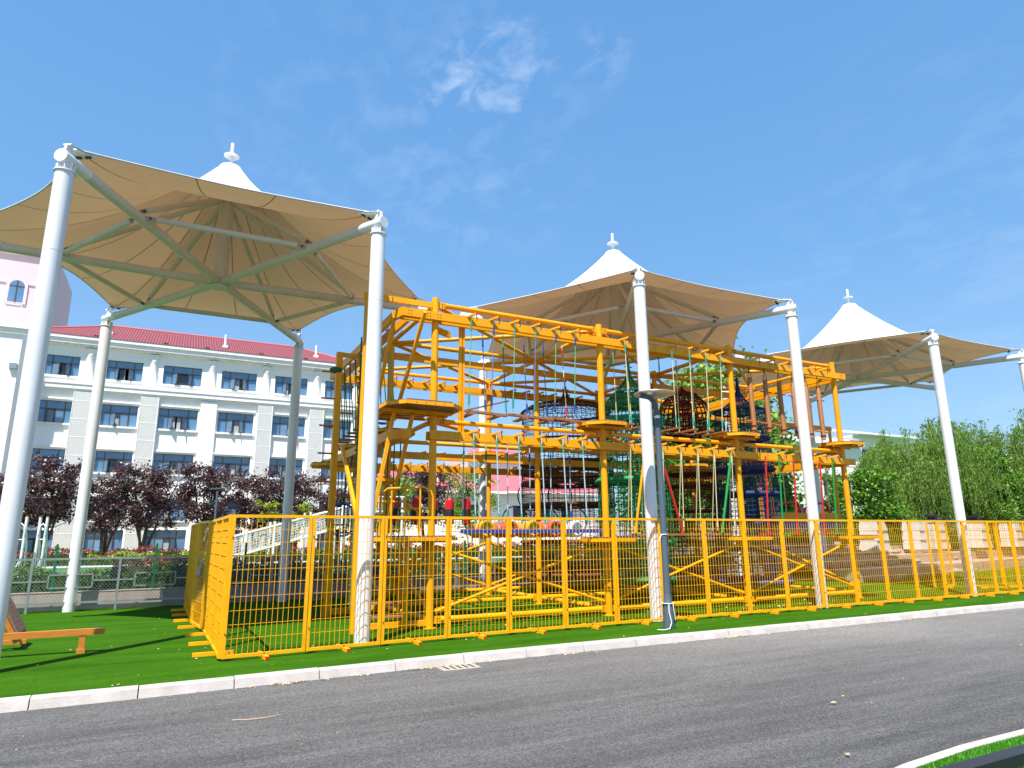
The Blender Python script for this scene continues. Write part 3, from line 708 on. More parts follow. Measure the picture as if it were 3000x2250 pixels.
# inner square post on the first bay (double channel)
g = MB().use(YEL); g.bar((5.02, 12.13, 3.6), (5.02, 12.13, 5.88), .06, .05); g.bar((5.09, 12.13, 3.6), (5.09, 12.13, 5.88), .04, .05); g.bar((4.47, 12.1, 5.68), (4.85, 12.28, 5.66), .03, .14); g.build('hanger_post', parent=rc)
g = MB().use(YEL)
for (xx, yy) in ((CX[0], 11.95), (CX[1], 11.95)): pass
pp = empty('peg_pole', (3.14, 14.72, 0), 0, 'tall brown-yellow square climbing pole with side pegs, left of the ropes course', 'climbing pole')
g = MB().use(YEL); g.bar((0, 0, 0), (0, 0, 5.70), .13, .13, (0, 1, 0)); g.bar((0, 0, 5.66), (1.22, .1, 5.66), .08, .09); g.bar((0, 0, 3.06), (1.2, .1, 3.06), .08, .10); g.bar((0, 0, .1), (1.2, .1, .1), .08, .12); g.build('pole', parent=pp)
for k in range(17):
    g = MB().use(PEG); z = .35+k*.305; s = 1 if k % 2 else -1; g.tube((s*.06, 0, z), (s*.36, 0, z), .020, 8); g.build('peg', parent=pp)
g = MB().use(MT['dark_green_rope']); g.lathe([(0, -.07), (.12, -.05), (.15, 0), (.12, .05), (0, .07)], (-.06, 0, 5.28), 16); g.build('pulley', parent=pp)

# ------------------------------------------------------------------ hanging elements
def rope(root, x, y, z0, z1, m, r=.011, x1=None, y1=None, sleeve=True, sm=CLIP, lowclip=True):
    """one rope from z1 (top) down to z0, optional different foot point"""
    x1 = x if x1 is None else x1; y1 = y if y1 is None else y1
    g = MB().use(m); g.ptube([(x, y, z1), ((x+x1)/2+rnd.uniform(-.008, .008), (y+y1)/2, (z0+z1)/2), (x1, y1, z0)], r, 6); o = g.build('rope', parent=root)
    if sleeve:
        s = MB().use(sm); t = (z1-.10-z0)/(z1-z0); f = lambda z: (lerp(x1, x, (z-z0)/(z1-z0)), lerp(y1, y, (z-z0)/(z1-z0)), z)
        s.tube(f(z1-.30), f(z1-.13), .018, 7)
        s.use(BOLT); s.ptube([f(z1-.14), f(z1-.02), f(z1+.02)], .011, 5); s.build('rope_sleeve', parent=o)
        if lowclip: s = MB().use(sm); s.tube(f(z0+.08), f(z0+.27), .02, 7); s.build('rope_sleeve', parent=o)
    return o
def hang(name, label, cat, group=None): return empty(name, (0, 0, 0), 0, label, cat, group)
# upper first bay
a = hang('hanging_plank_bridge', 'wooden plank bridge hung on green and blue ropes in the upper left bay', 'rope bridge')
for k, x in enumerate(UP): rope(a, x, YF-.15, 4.08, 5.93, [RG, RB, RG, RB, RG, RG][k], x1=x+.02, y1=11.86, sm=[CLIP, BLUP, CLIP, CLIP, BLUP, BLUP][k])
for k, x in enumerate(UP): rope(a, x, YB+.22, 4.08, 5.80, [RW, RB, RDG, RB, RDG, RW][k], x1=x+.05, y1=12.22, sm=[REDP, BLUP, CLIP, BLUP, BLUP, REDP][k])
def plank(root, p, q, w_, h, m=PLK, name='plank'):
    g = MB().use(m); g.bar(p, q, w_, h); return g.build(name, parent=root)
for i, (x0, x1) in enumerate(((5.05, 5.98), (6.0, 6.98), (7.0, 7.78))): plank(a, (x0, 11.93, 4.03), (x1, 11.93, 4.0), .10, .045)
for x in (5.15, 5.75, 6.35, 6.95, 7.5): plank(a, (x, 11.80, 3.97), (x-.0, 12.30, 3.97), .11, .035)
plank(a, (5.05, 12.2, 4.06), (6.25, 12.45, 4.42), .10, .03); plank(a, (6.95, 12.2, 4.05), (7.9, 12.4, 4.22), .10, .03)
# upper second bay: five swinging boards
b = hang('swinging_board_bridge', 'swinging boards on pale yellow ropes in the upper middle bay of the frame', 'rope bridge')
for k, x in enumerate((8.93, 9.35, 10.25, 10.76, 11.25, 11.66)):
    rope(b, U2[k], YF-.15, 4.03, 5.93, RW, x1=x, y1=11.75); rope(b, U2[k]+.08, YB+.22, 4.03, 5.80, RW if k != 2 else RDG, x1=x+.05, y1=12.3)
    plank(b, (x, 11.66, 4.0), (x+.02, 12.42, 4.0), .12, .035)
for p, q in (((9.9, 12.1), (10.5, 12.35)), ((10.5, 12.0), (11.1, 12.3)), ((9.0, 12.1), (9.5, 12.35))): plank(b, (*p, 3.96), (*q, 3.97), .10, .03)
# upper third bay: hanging logs
for k, x in enumerate(LG):
    lg = hang('hanging_log', '%s brown pegged log from the left in the upper right bay' % ORD[k], 'log', 'logs hanging in the upper right bay')
    lg.location = (x, 11.95, 0)
    g = MB().use(LOG); zt, zb = 5.52-.01*k, 4.16-.02*k; g.ptube([(0, 0, zb), (.008, 0, zb+.4), (-.006, 0, zb+.9), (0, 0, zt-.04), (0, 0, zt)], [.062, .060, .062, .058, .045], 14); g.build('log', parent=lg)
    p = MB().use(PEG); p.tube((-.2, -.01, zt-.32), (.2, .01, zt-.32), .019, 8); p.build('peg', parent=lg)
    p = MB().use(PEG); p.tube((-.27, -.01, zb+.22), (.27, .01, zb+.22), .020, 8); p.build('peg', parent=lg)
    r_ = MB().use(NR)
    for q in range(3): r_.torus((0, 0, zb+.09+q*.014), .065, .006, 14, 5)
    r_.build('rope_wrap', parent=lg)
    g = MB().use(BOLT); g.ptube([(0, -.06, zt-.05), (-.02, -.06, zt+.08), (0, 0, zt+.2), (.02, .06, zt+.08), (0, .06, zt-.05)], .009, 5); g.tube((0, 0, zt+.18), (0, 0, 5.9), .011, 5); g.build('sling', parent=lg)
# lower first bay: drums threaded on a blue rail
a = hang('drum_row', 'yellow, orange and white plastic drums on a blue rail in the lower left bay', 'drum row')
g = MB().use(BLUP); g.bar((4.86, 11.62, 1.70), (7.98, 11.62, 1.70), .05, .075); g.build('blue_rail', parent=a)
for k, (x, m) in enumerate(((5.47, DY), (5.98, DO), (6.49, DY), (6.98, DO), (7.49, DW))):
    g = MB().use(m); pr = [(.02, 0), (.10, 0), (.125, -.05), (.155, -.055), (.165, -.04), (.165, .03), (.155, .05), (.158, .12), (.165, .14), (.165, .22), (.155, .24), (.155, .5), (.165, .52), (.165, .58), (.15, .62), (.13, .75), (.02, .76)]
    n = 24; base = len(g.v); th = R(8)
    for r_, z in pr:
        for j in range(n):
            t = 2*math.pi*j/n; g.v.append((x-.05+r_*math.cos(t)+z*.05, 11.72+z, 1.74+r_*math.sin(t)))
    for q in range(len(pr)-1):
        for j in range(n): g.face((base+q*n+j, base+(q+1)*n+j, base+(q+1)*n+(j+1) % n, base+q*n+(j+1) % n), q > 3)
    d = g.build('drum', parent=a); g2 = MB().use(GRNP); g2.tube((x-.05, 11.66, 1.76), (x-.05, 11.72, 1.76), .03, 10); g2.use(BOLT); g2.bar((x-.05, 11.68, 1.72), (x+.0, 11.68, 1.60), .01, .02); g2.build('hub_cap', parent=d)
for k, x in enumerate(L1):
    rope(a, x, YF-.15, 1.76, 3.56, RBW, r=.014, x1=x+.02, y1=11.62); rope(a, x+.04, YB+.22, 1.85, 3.42, RBW, r=.013, sm=[CLIP, BLUP][k % 2])
# lower second bay: V ropes over a plank walk
b = hang('foot_plank_walk', 'long low plank hung on pale V-shaped ropes in the lower second bay', 'rope bridge')
for k, x in enumerate(L2):
    rope(b, x, YF-.15, 1.70, 3.56, RW, x1=x+.02, y1=11.8, sm=RW); rope(b, x, YF-.13, 1.70, 3.5, RW, x1=x+.14, y1=12.1, sleeve=False)
for x0, x1 in ((8.95, 9.9), (9.92, 10.95), (10.97, 11.72)): plank(b, (x0, 11.9, 1.62), (x1, 11.9, 1.62), .22, .05)
for (m, cn, p, q) in ((YEL, 'yellow', (9.30, 11.75, 3.42), (8.98, 11.8, 1.66)), (REDPOLE, 'red', (9.86, 11.8, 3.1), (10.33, 11.85, 1.66)), (GRNP, 'green', (11.88, 11.75, 3.5), (11.45, 11.8, 1.66))):
    g = MB().use(m); g.tube(p, q, .028, 10); g.tube(Vector(q)-Vector((0, 0, .01)), Vector(q)+Vector((0, 0, .03)), .045, 10)
    tag(g.build('leaning_bar'), '%s bar leaning across the lower second bay of the yellow frame' % cn, 'bar', 'slanting coloured bars in the lower second bay')
# lower third bay: T-shaped foot poles
for k, x in enumerate(TP):
    m, cn = (REDPOLE, 'red') if k % 2 == 0 else (GRNP, 'green')
    t = hang('foot_pole', '%s T-shaped %s pole from the left in the lower right bay' % (ORD[k//2], cn), 'pole', 'hanging T-poles in the lower right bay'); t.location = (x, 11.9, 0)
    g = MB().use(m); g.tube((0, 0, 1.64), (rnd.uniform(-.02, .02), -.1, 3.5), .022, 10); g.build('pole', parent=t)
    g = MB().use(m); g.bar((-.24, 0, 1.62), (.24, 0, 1.62), .14, .03); g.build('foot_plate', parent=t)
# green V ropes along the left flank
a = hang('flank_rope_bridge', 'dark green V-shaped ropes hung along the upper left flank of the frame', 'rope bridge')
for k in range(9):
    y = 12.9+k*.55
    for dy in (-.22, .22): rope(a, 3.72, y, 4.06, 5.85, RG if k < 3 else RDG, r=.012, x1=3.85, y1=y+dy, sleeve=False)
    plank(a, (3.62, y, 4.02), (4.05, y, 4.02), .12, .035, DECK)
a = hang('lower_flank_rope_bridge', 'straight dark green ropes and rungs hung along the lower left flank of the frame', 'rope bridge')
for k in range(12):
    y = 12.7+k*.42; rope(a, 3.64, y, 1.75, 3.45, RDG, r=.013, sleeve=k % 2 == 0); rope(a, 4.0, y, 1.75, 3.45, RDG, r=.013, sleeve=False)
for k in range(7): plank(a, (3.6, 13.0+k*.65, 1.72), (4.05, 13.0+k*.65, 1.72), .14, .035, DECK)
a = hang('cargo_ladder', 'narrow green rope ladder with brown rungs beside the near left corner post', 'rope ladder')
for xx in (3.20, 3.34): rope(a, xx, 13.0, .3, 5.6, RDG, r=.016, sleeve=False)
g = MB().use(DECK)
for k in range(16): g.tube((3.16, 13.0, .4+k*.32), (3.38, 13.0, .4+k*.32), .018, 6)
g.build('rung', parent=a)
# punch bags at the back
for k, x in enumerate((5.50, 6.05, 6.55, 7.05, 7.56)):
    t = hang('punch_bag', '%s red and black punch bag from the left at the rear of the frame' % ORD[k], 'punch bag', 'punch bags at the back'); t.location = (x, 17.7, 0)
    g = MB().use(REDB); g.lathe([(0, 2.66), (.09, 2.66), (.12, 2.62), (.125, 2.55), (.125, 2.36)], n=20); g.use(DARK); g.lathe([(.125, 2.36), (.127, 2.34), (.127, 2.19), (.125, 2.17)], n=20); g.use(REDB); g.lathe([(.125, 2.17), (.125, 2.0), (.115, 1.95), (.07, 1.93), (0, 1.93)], n=20); g.build('bag', parent=t)
    g = MB().use(DARK)
    for q in range(4):
        an = q*math.pi/2+.6; g.bar((.118*math.cos(an), .118*math.sin(an), 2.5), (.11*math.cos(an), .11*math.sin(an), 2.66), .025, .006); g.bar((.11*math.cos(an), .11*math.sin(an), 2.66), (0, 0, 2.98), .02, .006)
    g.use(BLUP); g.tube((0, 0, 2.98), (0, 0, 3.08), .02, 6); g.use(DARK); g.tube((0, 0, 3.08), (0, 0, 3.42), .010, 5); g.build('strap', parent=t)
# hoops
hp = hang('hoop_wall', 'black hoops lashed together hanging at the back of the second bay', 'hoop wall')
for (x, z) in ((9.75, 2.79), (10.79, 2.81), (9.22, 2.05), (10.27, 2.05), (11.31, 2.05)):
    g = MB().use(DARK); g.torus((x, 17.9, z), .43, .022, 32, 6, 'y'); g.build('hoop', parent=hp)
g = MB().use(BLUP); g.torus((3.42, 14.9, 1.98), .34, .02, 28, 6, 'y'); g.use(DARK); g.tube((3.42, 14.9, 2.32), (3.6, 14.9, 3.45), .012, 5)
tag(g.build('blue_hoop'), 'blue hoop hanging between the peg pole and the near white post', 'hoop')
# swinging bench at the right rear
sb = hang('swing_boat', 'yellow, blue and red hanging bench behind the lower third bay', 'swing'); sb.location = (0, 0, 0)
for m, z, n_ in ((YEL, 2.28, 'yellow_board'), (BLUP, 1.93, 'blue_board')):
    g = MB().use(m); g.box(19.9, 23.5, 17.8, 17.9, z-.16, z+.12); g.build(n_, parent=sb)
g = MB().use(REDPOLE)
for x in (20.3, 21.9): g.ptube([(x-.35, 17.85, 1.8), (x-.3, 17.85, 2.55), (x, 17.85, 2.72), (x+.9, 17.85, 2.8), (x+1.2, 17.85, 2.1)], .05, 8)
g.build('hand_loop', parent=sb)
for x in (20.6, 21.8, 23.0): rope(sb, x, 17.85, 2.4, 5.7, [RW, RW, RW][0], r=.02, sleeve=False)
for i, x in enumerate((19.9, 23.5)):
    g = MB().use(YEL); g.tube((x, 17.85, 0), (x, 17.85, 5.8), .06, 12); g.build('column', parent=sb)
g = MB().use(YEL); g.bar((16.2, 17.85, 5.75), (23.6, 17.85, 5.75), .08, .16); g.build('beam', parent=sb)

# ------------------------------------------------------------------ rope net towers
def net_surface(mb, prof, c, nv, r, n=3, twist=0, jit=.012, ph0=0, arc=1.0):
    """prof: list of (radius, z); verticals and rings of rope"""
    nvv = int(nv*arc)
    def P(k, i):
        rr, z = prof[i]; a = ph0+2*math.pi*k/nv+twist*i; j = .5*math.sin(k*7.1+i*3.3)*jit
        return (c[0]+(rr+j)*math.cos(a), c[1]+(rr+j)*math.sin(a), z+math.sin(k*3.7+i*1.3)*jit)
    for k in range(nvv): mb.ptube([P(k, i) for i in range(len(prof))], r, n, caps=False)
    for i in range(len(prof)): mb.ptube([P(k, i) for k in range(nvv)], r, n, caps=False, closed=(arc == 1.0))
def resample(pr, step):
    o = [pr[0]]
    for (r0, z0), (r1, z1) in zip(pr, pr[1:]):
        L_ = math.hypot(r1-r0, z1-z0); m = max(1, round(L_/step))
        for k in range(1, m+1): o.append((lerp(r0, r1, k/m), lerp(z0, z1, k/m)))
    return o
def tower(name, label, c, m, outer, inner, rings, cones, nv, r, step, hook):
    t = hang(name, label, 'net tower', 'rope net towers hanging inside the frame')
    g = MB().use(m); net_surface(g, resample(outer, step), c, nv, r); g.build('outer_net', parent=t)
    if inner: g = MB().use(m); net_surface(g, resample(inner, step*1.2), c, nv//2, r*1.1); g.build('inner_net', parent=t)
    for (rr, z, th) in rings:
        g = MB().use(m); g.torus((c[0], c[1], z), rr, th, 40, 7)
        for k in range(60):
            a = 2*math.pi*k/60; p = Vector((c[0]+rr*math.cos(a), c[1]+rr*math.sin(a), z)); d = Vector((math.cos(a), math.sin(a), 0))*th*1.15
            u = Vector((0, 0, th*1.15)); tg = Vector((-math.sin(a), math.cos(a), 0))*.02
            g.ptube([p+d-tg, p+u, p-d+tg, p-u], .008, 3, closed=True)
        g.build('hoop_ring', parent=t)
    for (r0, z0, r1, z1) in cones:
        g = MB().use(m); net_surface(g, resample([(r0, z0), (r1, z1)], .13), c, 44, r*1.0); g.build('net_floor', parent=t)
    g = MB().use(m); g.tube((c[0], c[1], outer[0][1]-.1), (c[0], c[1], outer[0][1]+.14), .04, 8); g.tube((c[0]-.12, c[1], outer[0][1]+.05), (c[0]+.12, c[1], outer[0][1]+.05), .014, 6); g.use(BOLT); g.tube((c[0], c[1], outer[0][1]+.1), (c[0], c[1], hook), .014, 5)
    g.build('suspension', parent=t)
tower('brown_net_tower', 'wide brown rope net drum with stacked rings hanging behind the second bay', (10.15, 16.4), NB,
      [(.04, 5.78), (.12, 5.55), (.55, 5.42), (1.05, 5.30), (1.28, 5.15), (1.30, 4.0), (1.32, 2.6), (1.32, 1.1), (1.25, .5)], None,
      [(1.29, 5.12, .035), (1.30, 4.25, .03), (1.31, 3.62, .05), (1.31, 3.35, .04), (1.31, 3.05, .045), (1.32, 2.45, .05), (1.32, 1.45, .05), (1.3, .6, .05)],
      [(.3, 3.62, 1.28, 3.62), (.3, 3.05, 1.28, 3.1), (.3, 2.48, 1.28, 2.45), (.3, 1.45, 1.28, 1.45)], 60, .009, .125, 6.1)
tower('green_net_tower', 'green rope net tower with a pointed cone top behind the street lamp', (10.25, 13.45), NG,
      [(.03, 5.80), (.08, 5.55), (.30, 5.25), (.55, 5.0), (.70, 4.7), (.78, 4.42), (.80, 3.6), (.86, 2.95), (.88, 2.2), (.90, 1.35), (.85, .55)], [(.35, 5.1), (.4, 4.0), (.4, 2.5), (.4, .8)],
      [(.80, 4.42, .055), (.88, 2.92, .06), (.62, 4.85, .025), (.5, 5.02, .02), (.9, 1.45, .06), (.86, .6, .05)],
      [(.2, 4.42, .78, 4.42), (.2, 2.92, .86, 2.92), (.2, 1.45, .86, 1.45), (.2, 5.0, .5, 5.02), (.2, 4.8, .64, 4.82), (.15, 5.2, .34, 5.2)], 40, .0085, .13, 6.1)
tower('navy_net_tower', 'dark blue rope net tower with a bell-shaped top behind the right bay', (14.2, 13.6), NN,
      [(.03, 5.85), (.06, 5.55), (.22, 5.30), (.45, 5.12), (.68, 5.0), (.72, 4.2), (.78, 3.3), (.85, 2.7), (.88, 2.0), (.92, 1.3), (.95, .35)], [(.30, 5.1), (.45, 4.0), (.5, 2.5), (.55, .5)],
      [(.70, 5.0, .03), (.72, 4.2, .04), (.78, 3.35, .045), (.85, 2.68, .055), (.9, 1.9, .035), (.93, 1.25, .05), (.95, .4, .06)],
      [(.1, 5.12, .68, 5.0), (.2, 4.2, .70, 4.2), (.2, 3.35, .76, 3.35), (.2, 2.68, .83, 2.68), (.2, 1.9, .9, 1.9), (.2, 1.25, .9, 1.25)], 48, .0075, .11, 6.1)
tower('red_net_tower', 'dark red rope net globe hanging between the green and the navy towers', (13.35, 14.95), NR,
      [(.05, 5.78), (.40, 5.66), (.66, 5.36), (.76, 5.0), (.66, 4.62), (.40, 4.32), (.10, 4.2)], [(.1, 5.5), (.3, 5.3), (.35, 5.0), (.3, 4.6), (.1, 4.3)],
      [(.62, 4.55, .02), (.76, 5.0, .018)], [], 28, .020, .15, 6.1)
t = hang('red_net_shaft', 'dark red rope net shaft with solid discs hanging under the red globe', 'net tower', 'rope net towers hanging inside the frame')
g = MB().use(NR); net_surface(g, resample([(.66, 3.4), (.72, 2.4), (.76, 1.3), (.78, .5)], .13), (13.5, 14.95), 40, .011); g.build('outer_net', parent=t)
for z in (3.35, 3.0, 2.3, 1.45, .6):
    g = MB().use(NR); g.lathe([(.1, z), (.74, z), (.77, z-.02), (.74, z-.06), (.1, z-.06)], (13.5, 14.95, 0), 28); g.build('disc', parent=t)
g = MB().use(BOLT); g.tube((13.5, 14.95, 3.3), (13.4, 14.95, 4.25), .012, 5); g.build('suspension', parent=t)
# net tunnel joining the towers
g = MB().use(NN); cpt = [(10.9, 15.4, 4.6), (12.6, 14.6, 4.6)]
for k in range(14):
    u = k/13; c0 = Vector((lerp(10.9, 12.7, u), lerp(15.9, 15.0, u), 4.55)); g.torus(c0, .34, .014 if k else .03, 18, 4, 'x')
for j in range(14):
    a = 2*math.pi*j/14; g.ptube([(lerp(10.9, 12.7, u/6), lerp(15.9, 15.0, u/6)+.34*math.cos(a), 4.55+.34*math.sin(a)) for u in range(7)], .008, 3)
tag(g.build('net_tunnel'), 'dark net tunnel joining brown drum and red globe high in the frame', 'net tunnel')

# ------------------------------------------------------------------ back fences
bf = empty('chain_link_fence', (0, 18.75, 0), 0, 'low galvanised chain-link fence with rectangular frames in front of the concrete wall', 'fence')
def rail(parent, m, p, q, w_, h, name): g = MB().use(m); g.bar(p, q, w_, h); return g.build(name, parent=parent)
for z in (.20, 1.17): rail(bf, GALV, (-12, 0, z), (20, 0, z), .03, .045, 'rail')
px = [-12+1.72*k+.0 for k in range(19)]
off = -.88-(-12+1.72*6)+.0
for k, x in enumerate(px):
    rail(bf, GALV, (x+off*0+(-.88+12-1.72*6)-.0 if False else x+.80, 0, 0), (x+.80, 0, 1.19), .05, .05, 'post')
for k in range(18):
    x = px[k]+.80+.22
    g = MB().use(GALV)
    for a, b in (((x+.12, .82), (x+.98, .82)), ((x+.12, .53), (x+.98, .53)), ((x+.12, .53), (x+.12, .82)), ((x+.98, .53), (x+.98, .82)), ((x+.7, .2), (x+.7, .53)), ((x-.2, .68), (x+.12, .68)), ((x+.98, .68), (x+1.5, .68))):
        g.bar((a[0], -.01, a[1]), (b[0], -.01, b[1]), .03, .035, (0, 1, 0))
    g.build('frame', parent=bf)
g = MB().use(GALV); st = .075
for s_ in (-1, 1):
    x = -13.0
    while x < 20:
        z0, z1 = .05, 1.16; xa, xb = x, x+(z1-z0)*1.0*s_+( (z1-z0) if s_ < 0 else 0)*0
        g.tube((xa, .01*s_, z0), (xa+(z1-z0)*s_*.9, .01*s_, z1), .0030, 3, caps=False); x += st
g.build('chain_mesh', parent=bf)
gf = empty('green_mesh_fence', (0, 19.3, .40), 0, 'green welded mesh fence with green posts standing on the low concrete wall', 'fence')
for k in range(17):
    x = -10.6+2.09*k; rail(gf, GRNF, (x, 0, 0), (x, 0, 1.10), .05, .05, 'post')
g = MB().use(GRNF)
for k in range(330): x = -11+.1*k; g.tube((x, 0, .03), (x, 0, 1.02), .002, 3, caps=False)
for k in range(9): g.tube((-11, .004, .05+.12*k), (22, .004, .05+.12*k), .002, 3, caps=False)
g.build('wire_mesh', parent=gf)

TWIG = mat('dark_twigs', (.035, .075, .010), .95, (.06, .09, .02), 14, .5, bump=.6, spec=.05)
# ------------------------------------------------------------------ leaf helpers
def leaf(g, p, s, rr, droop=False):
    a, b = rr.uniform(0, 6.28), rr.uniform(-1.0, 1.0)
    d = Vector((math.cos(a)*math.cos(b), math.sin(a)*math.cos(b), math.sin(b)))
    if droop: d = Vector((math.cos(a)*.25, math.sin(a)*.25, -1)).normalized()
    u = d.cross(Vector((rr.uniform(-1, 1), rr.uniform(-1, 1), rr.uniform(-1, 1)))); 
    if u.length < 1e-3: return
    u.normalize(); p = Vector(p); wd = s*(.16 if droop else .36); i = len(g.v)
    g.v += [tuple(p-d*s*.5), tuple(p+u*wd), tuple(p+d*s*.5), tuple(p-u*wd)]; g.face((i, i+1, i+2, i+3))
def hedge(name, x0, x1, y0, y1, z0, h, m, n, s, seed, label, split=None):
    rr = random.Random(seed); g = MB().use(m)
    for k in range(n):
        x = rr.uniform(x0, x1); y = rr.uniform(y0, y1); top = h*(.82+.12*math.sin(x*1.7+seed)+.1*math.sin(x*4.3+y)+rr.uniform(-.05, .12))
        z = z0+top*(1-rr.random()**2.2) if rr.random() < .75 else z0+rr.uniform(0, top)
        leaf(g, (x, y, z), s*rr.uniform(.6, 1.3), rr)
    g.use(TWIG); nn = max(1, int((x1-x0)/1.3))
    for k in range(nn):
        a, b = x0+(x1-x0)*k/nn, x0+(x1-x0)*(k+.97)/nn; hh = h*(.62+.1*math.sin(k*1.9+seed)); g.box(a, b, y0+.08, y1-.08, z0-.05, z0+hh)
    return tag(g.build(name), label, 'hedge', kind='stuff')
hedge('front_green_hedge', -12, 21, 19.55, 20.5,   .32, .62, HG, 38000, .075, 1, 'clipped green shrubs growing right behind the low concrete wall')
hedge('front_red_hedge', -1.1, 3.5, 19.6, 20.4, .5, .62, HR, 3200, .07, 2, 'patch of red-leaved shrubs among the green ones behind the wall')
hedge('back_red_hedge', -12, 30, 41.5, 43.0, .32, .85, HR, 16000, .13, 3, 'long strip of dark red shrubs beyond the sports field')
hedge('yellow_hedge', -3.4, 3.0, 40.6, 41.4, .32, .62, HY, 2600, .12, 4, 'yellow-green shrubs in front of the red strip beyond the field')
hedge('back_green_hedge', 0.0, 30, 40.7, 41.5, .32, .6, HG, 8000, .13, 5, 'clipped green shrubs in front of the red strip beyond the field')
hedge('yard_shrubs', 21, 60, 30, 34, .32, 1.0, HG, 9000, .16, 6, 'loose green shrubs behind the ropes course and left of the willows')
# ------------------------------------------------------------------ trees
def tree_parts(seed, h, wx, trunk, nleaf, ls, m, stems=3, clumps=26, vase=True, low=.28, blob=.55):
    rr = random.Random(seed); t = MB().use(BARK); cl = []
    for s in range(stems):
        a = 2*math.pi*s/stems+rr.uniform(-.4, .4); sp = rr.uniform(.25, .75)*wx*.5
        pts = [(.06*math.cos(a), .06*math.sin(a), 0)]; cur = Vector(pts[0])
        for q in range(1, 6):
            f = q/5; tgt = Vector((sp*math.cos(a)*f**1.2, sp*math.sin(a)*f**1.2, h*.85*f)); pts.append(tuple(tgt+Vector((rr.uniform(-.05, .05)*h*.3, rr.uniform(-.05, .05)*h*.3, 0))))
        t.ptube(pts, [trunk*(1-.16*q) for q in range(6)], 7)
        for q in range(2, 6):
            for b in range(3):
                st_ = Vector(pts[q]); a2 = rr.uniform(0, 6.28); L_ = h*rr.uniform(.12, .3)*(1.2-q*.12)
                en = st_+Vector((math.cos(a2)*L_, math.sin(a2)*L_, L_*rr.uniform(.2, 1.1))); t.ptube([st_, (st_+en)/2+Vector((0, 0, -.03)), en], [trunk*.3, trunk*.2, trunk*.08], 4)
                cl.append((en, rr.uniform(.6, 1.1)))
    while len(cl) < clumps+stems*12:
        a = rr.uniform(0, 6.28); zz = rr.uniform(low, 1); rad = wx*.5*(math.sin(math.pi*min(1, max(0, (zz-low)/(1.02-low)))**.75))*rr.uniform(.3, 1.0)
        cl.append((Vector((math.cos(a)*rad, math.sin(a)*rad, zz*h)), rr.uniform(.7, 1.3)))
    g = MB().use(m); per = nleaf//len(cl)
    for c, sc_ in cl:
        rad = blob*sc_*h/5
        for k in range(int(per*rr.uniform(.6, 1.4))):
            d = Vector((rr.gauss(0, 1), rr.gauss(0, 1), rr.gauss(0, .8)))*rad*.48; p = c+d
            if p.z < low*h*.75: continue
            leaf(g, p, ls*rr.uniform(.6, 1.35), rr)
    return t, g
plum = []
for sd_ in (11, 12, 13):
    t, g = tree_parts(sd_, 5.6, 4.3, .10, 8600, .15, PLUM, 5, 14, blob=.46, low=.38)
    r_ = empty('plum_tree'); t.build('trunk', parent=r_); g.build('crown', parent=r_); plum.append(r_)
PT = [(-9.3, 50.5, 5.2, 'purple plum tree at the far left edge behind the nearest white post'), (-6.6, 50, 6.3, 'tallest purple plum tree on the left, just right of the nearest white post'),
      (-3.4, 50.5, 5.3, 'purple plum tree right of the second white post from the left'), (-1.2, 50, 6.2, 'forked purple plum tree below the plain wall strip of the school'),
      (2.2, 50.3, 6.3, 'purple plum tree with a raised right branch, left of the fence corner'), (5.6, 50, 5.6, 'purple plum tree right behind the fence corner and white ramp'),
      (8.2, 50.4, 6.1, 'purple plum tree behind the third thin white post'), (11.5, 51, 5.0, 'purple plum tree between the third white post and the peg pole'),
      (17.9, 50, 6.9, 'purple plum tree seen through the left bay of the ropes course'), (15.0, 52, 5.4, 'purple plum tree behind the tall corner post of the frame')]
first = [True]*3
for k, (x, y, h, lb) in enumerate(PT):
    pr = plum[k % 3]; sc_ = h/5.9
    if first[k % 3]:
        pr.location = (x, y, .3); pr.rotation_euler = (0, 0, k*1.3); pr.scale = (sc_, sc_, sc_); tag(pr, lb, 'tree', 'purple plum trees in front of the school'); first[k % 3] = False
    else: dup(pr, (x, y, .3), k*1.3, lb, 'purple plum trees in front of the school', (sc_, sc_, sc_))['category'] = 'tree'
def one_tree(name, x, y, z, h, wx, trunk, n, ls, m, label, grp, seed, **k):
    r_ = empty(name, (x, y, z), 0, label, 'tree', grp); t, g = tree_parts(seed, h, wx, trunk, n, ls, m, **k); t.build('trunk', parent=r_); g.build('crown', parent=r_); return r_
one_tree('round_tree', 40, 41, 0, 14.2, 11, .3, 36000, .40, LGT, 'light green round tree showing above the red net globe', 'green trees behind the frame', 31, stems=3, low=.3, blob=.7, clumps=60)
one_tree('bushy_tree', 45.0, 41.5, 0, 11.0, 6.5, .25, 15000, .36, BRL, 'dark green tree behind the hanging logs', 'green trees behind the frame', 32, stems=3, low=.2, blob=.6, clumps=40)
one_tree('young_tree', 19.5, 45, .3, 6.2, 3.0, .06, 5500, .14, LGT, 'slim young tree behind the rear middle column of the frame', 'green trees behind the frame', 33, stems=2, low=.25, blob=.5)
one_tree('green_shrub_tree', 14.3, 46, .3, 5.4, 2.6, .06, 4200, .15, LGT, 'bright green bush behind the arched guard rail in the left bay', 'green trees behind the frame', 34, stems=2, low=.35, blob=.55)
one_tree('sapling', 7.0, 47, .3, 3.6, 3.4, .06, 3600, .16, HY, 'yellow-green bush under the plum trees behind the fence corner', 'green trees behind the frame', 35, stems=2, low=.05, blob=.5)
one_tree('bushy_tree', 33, 40, 0, 7.2, 8, .2, 14000, .24, BRL, 'dark green bush mass behind the green net tower', 'green trees behind the frame', 36, stems=4, low=.1, blob=.7, clumps=50)
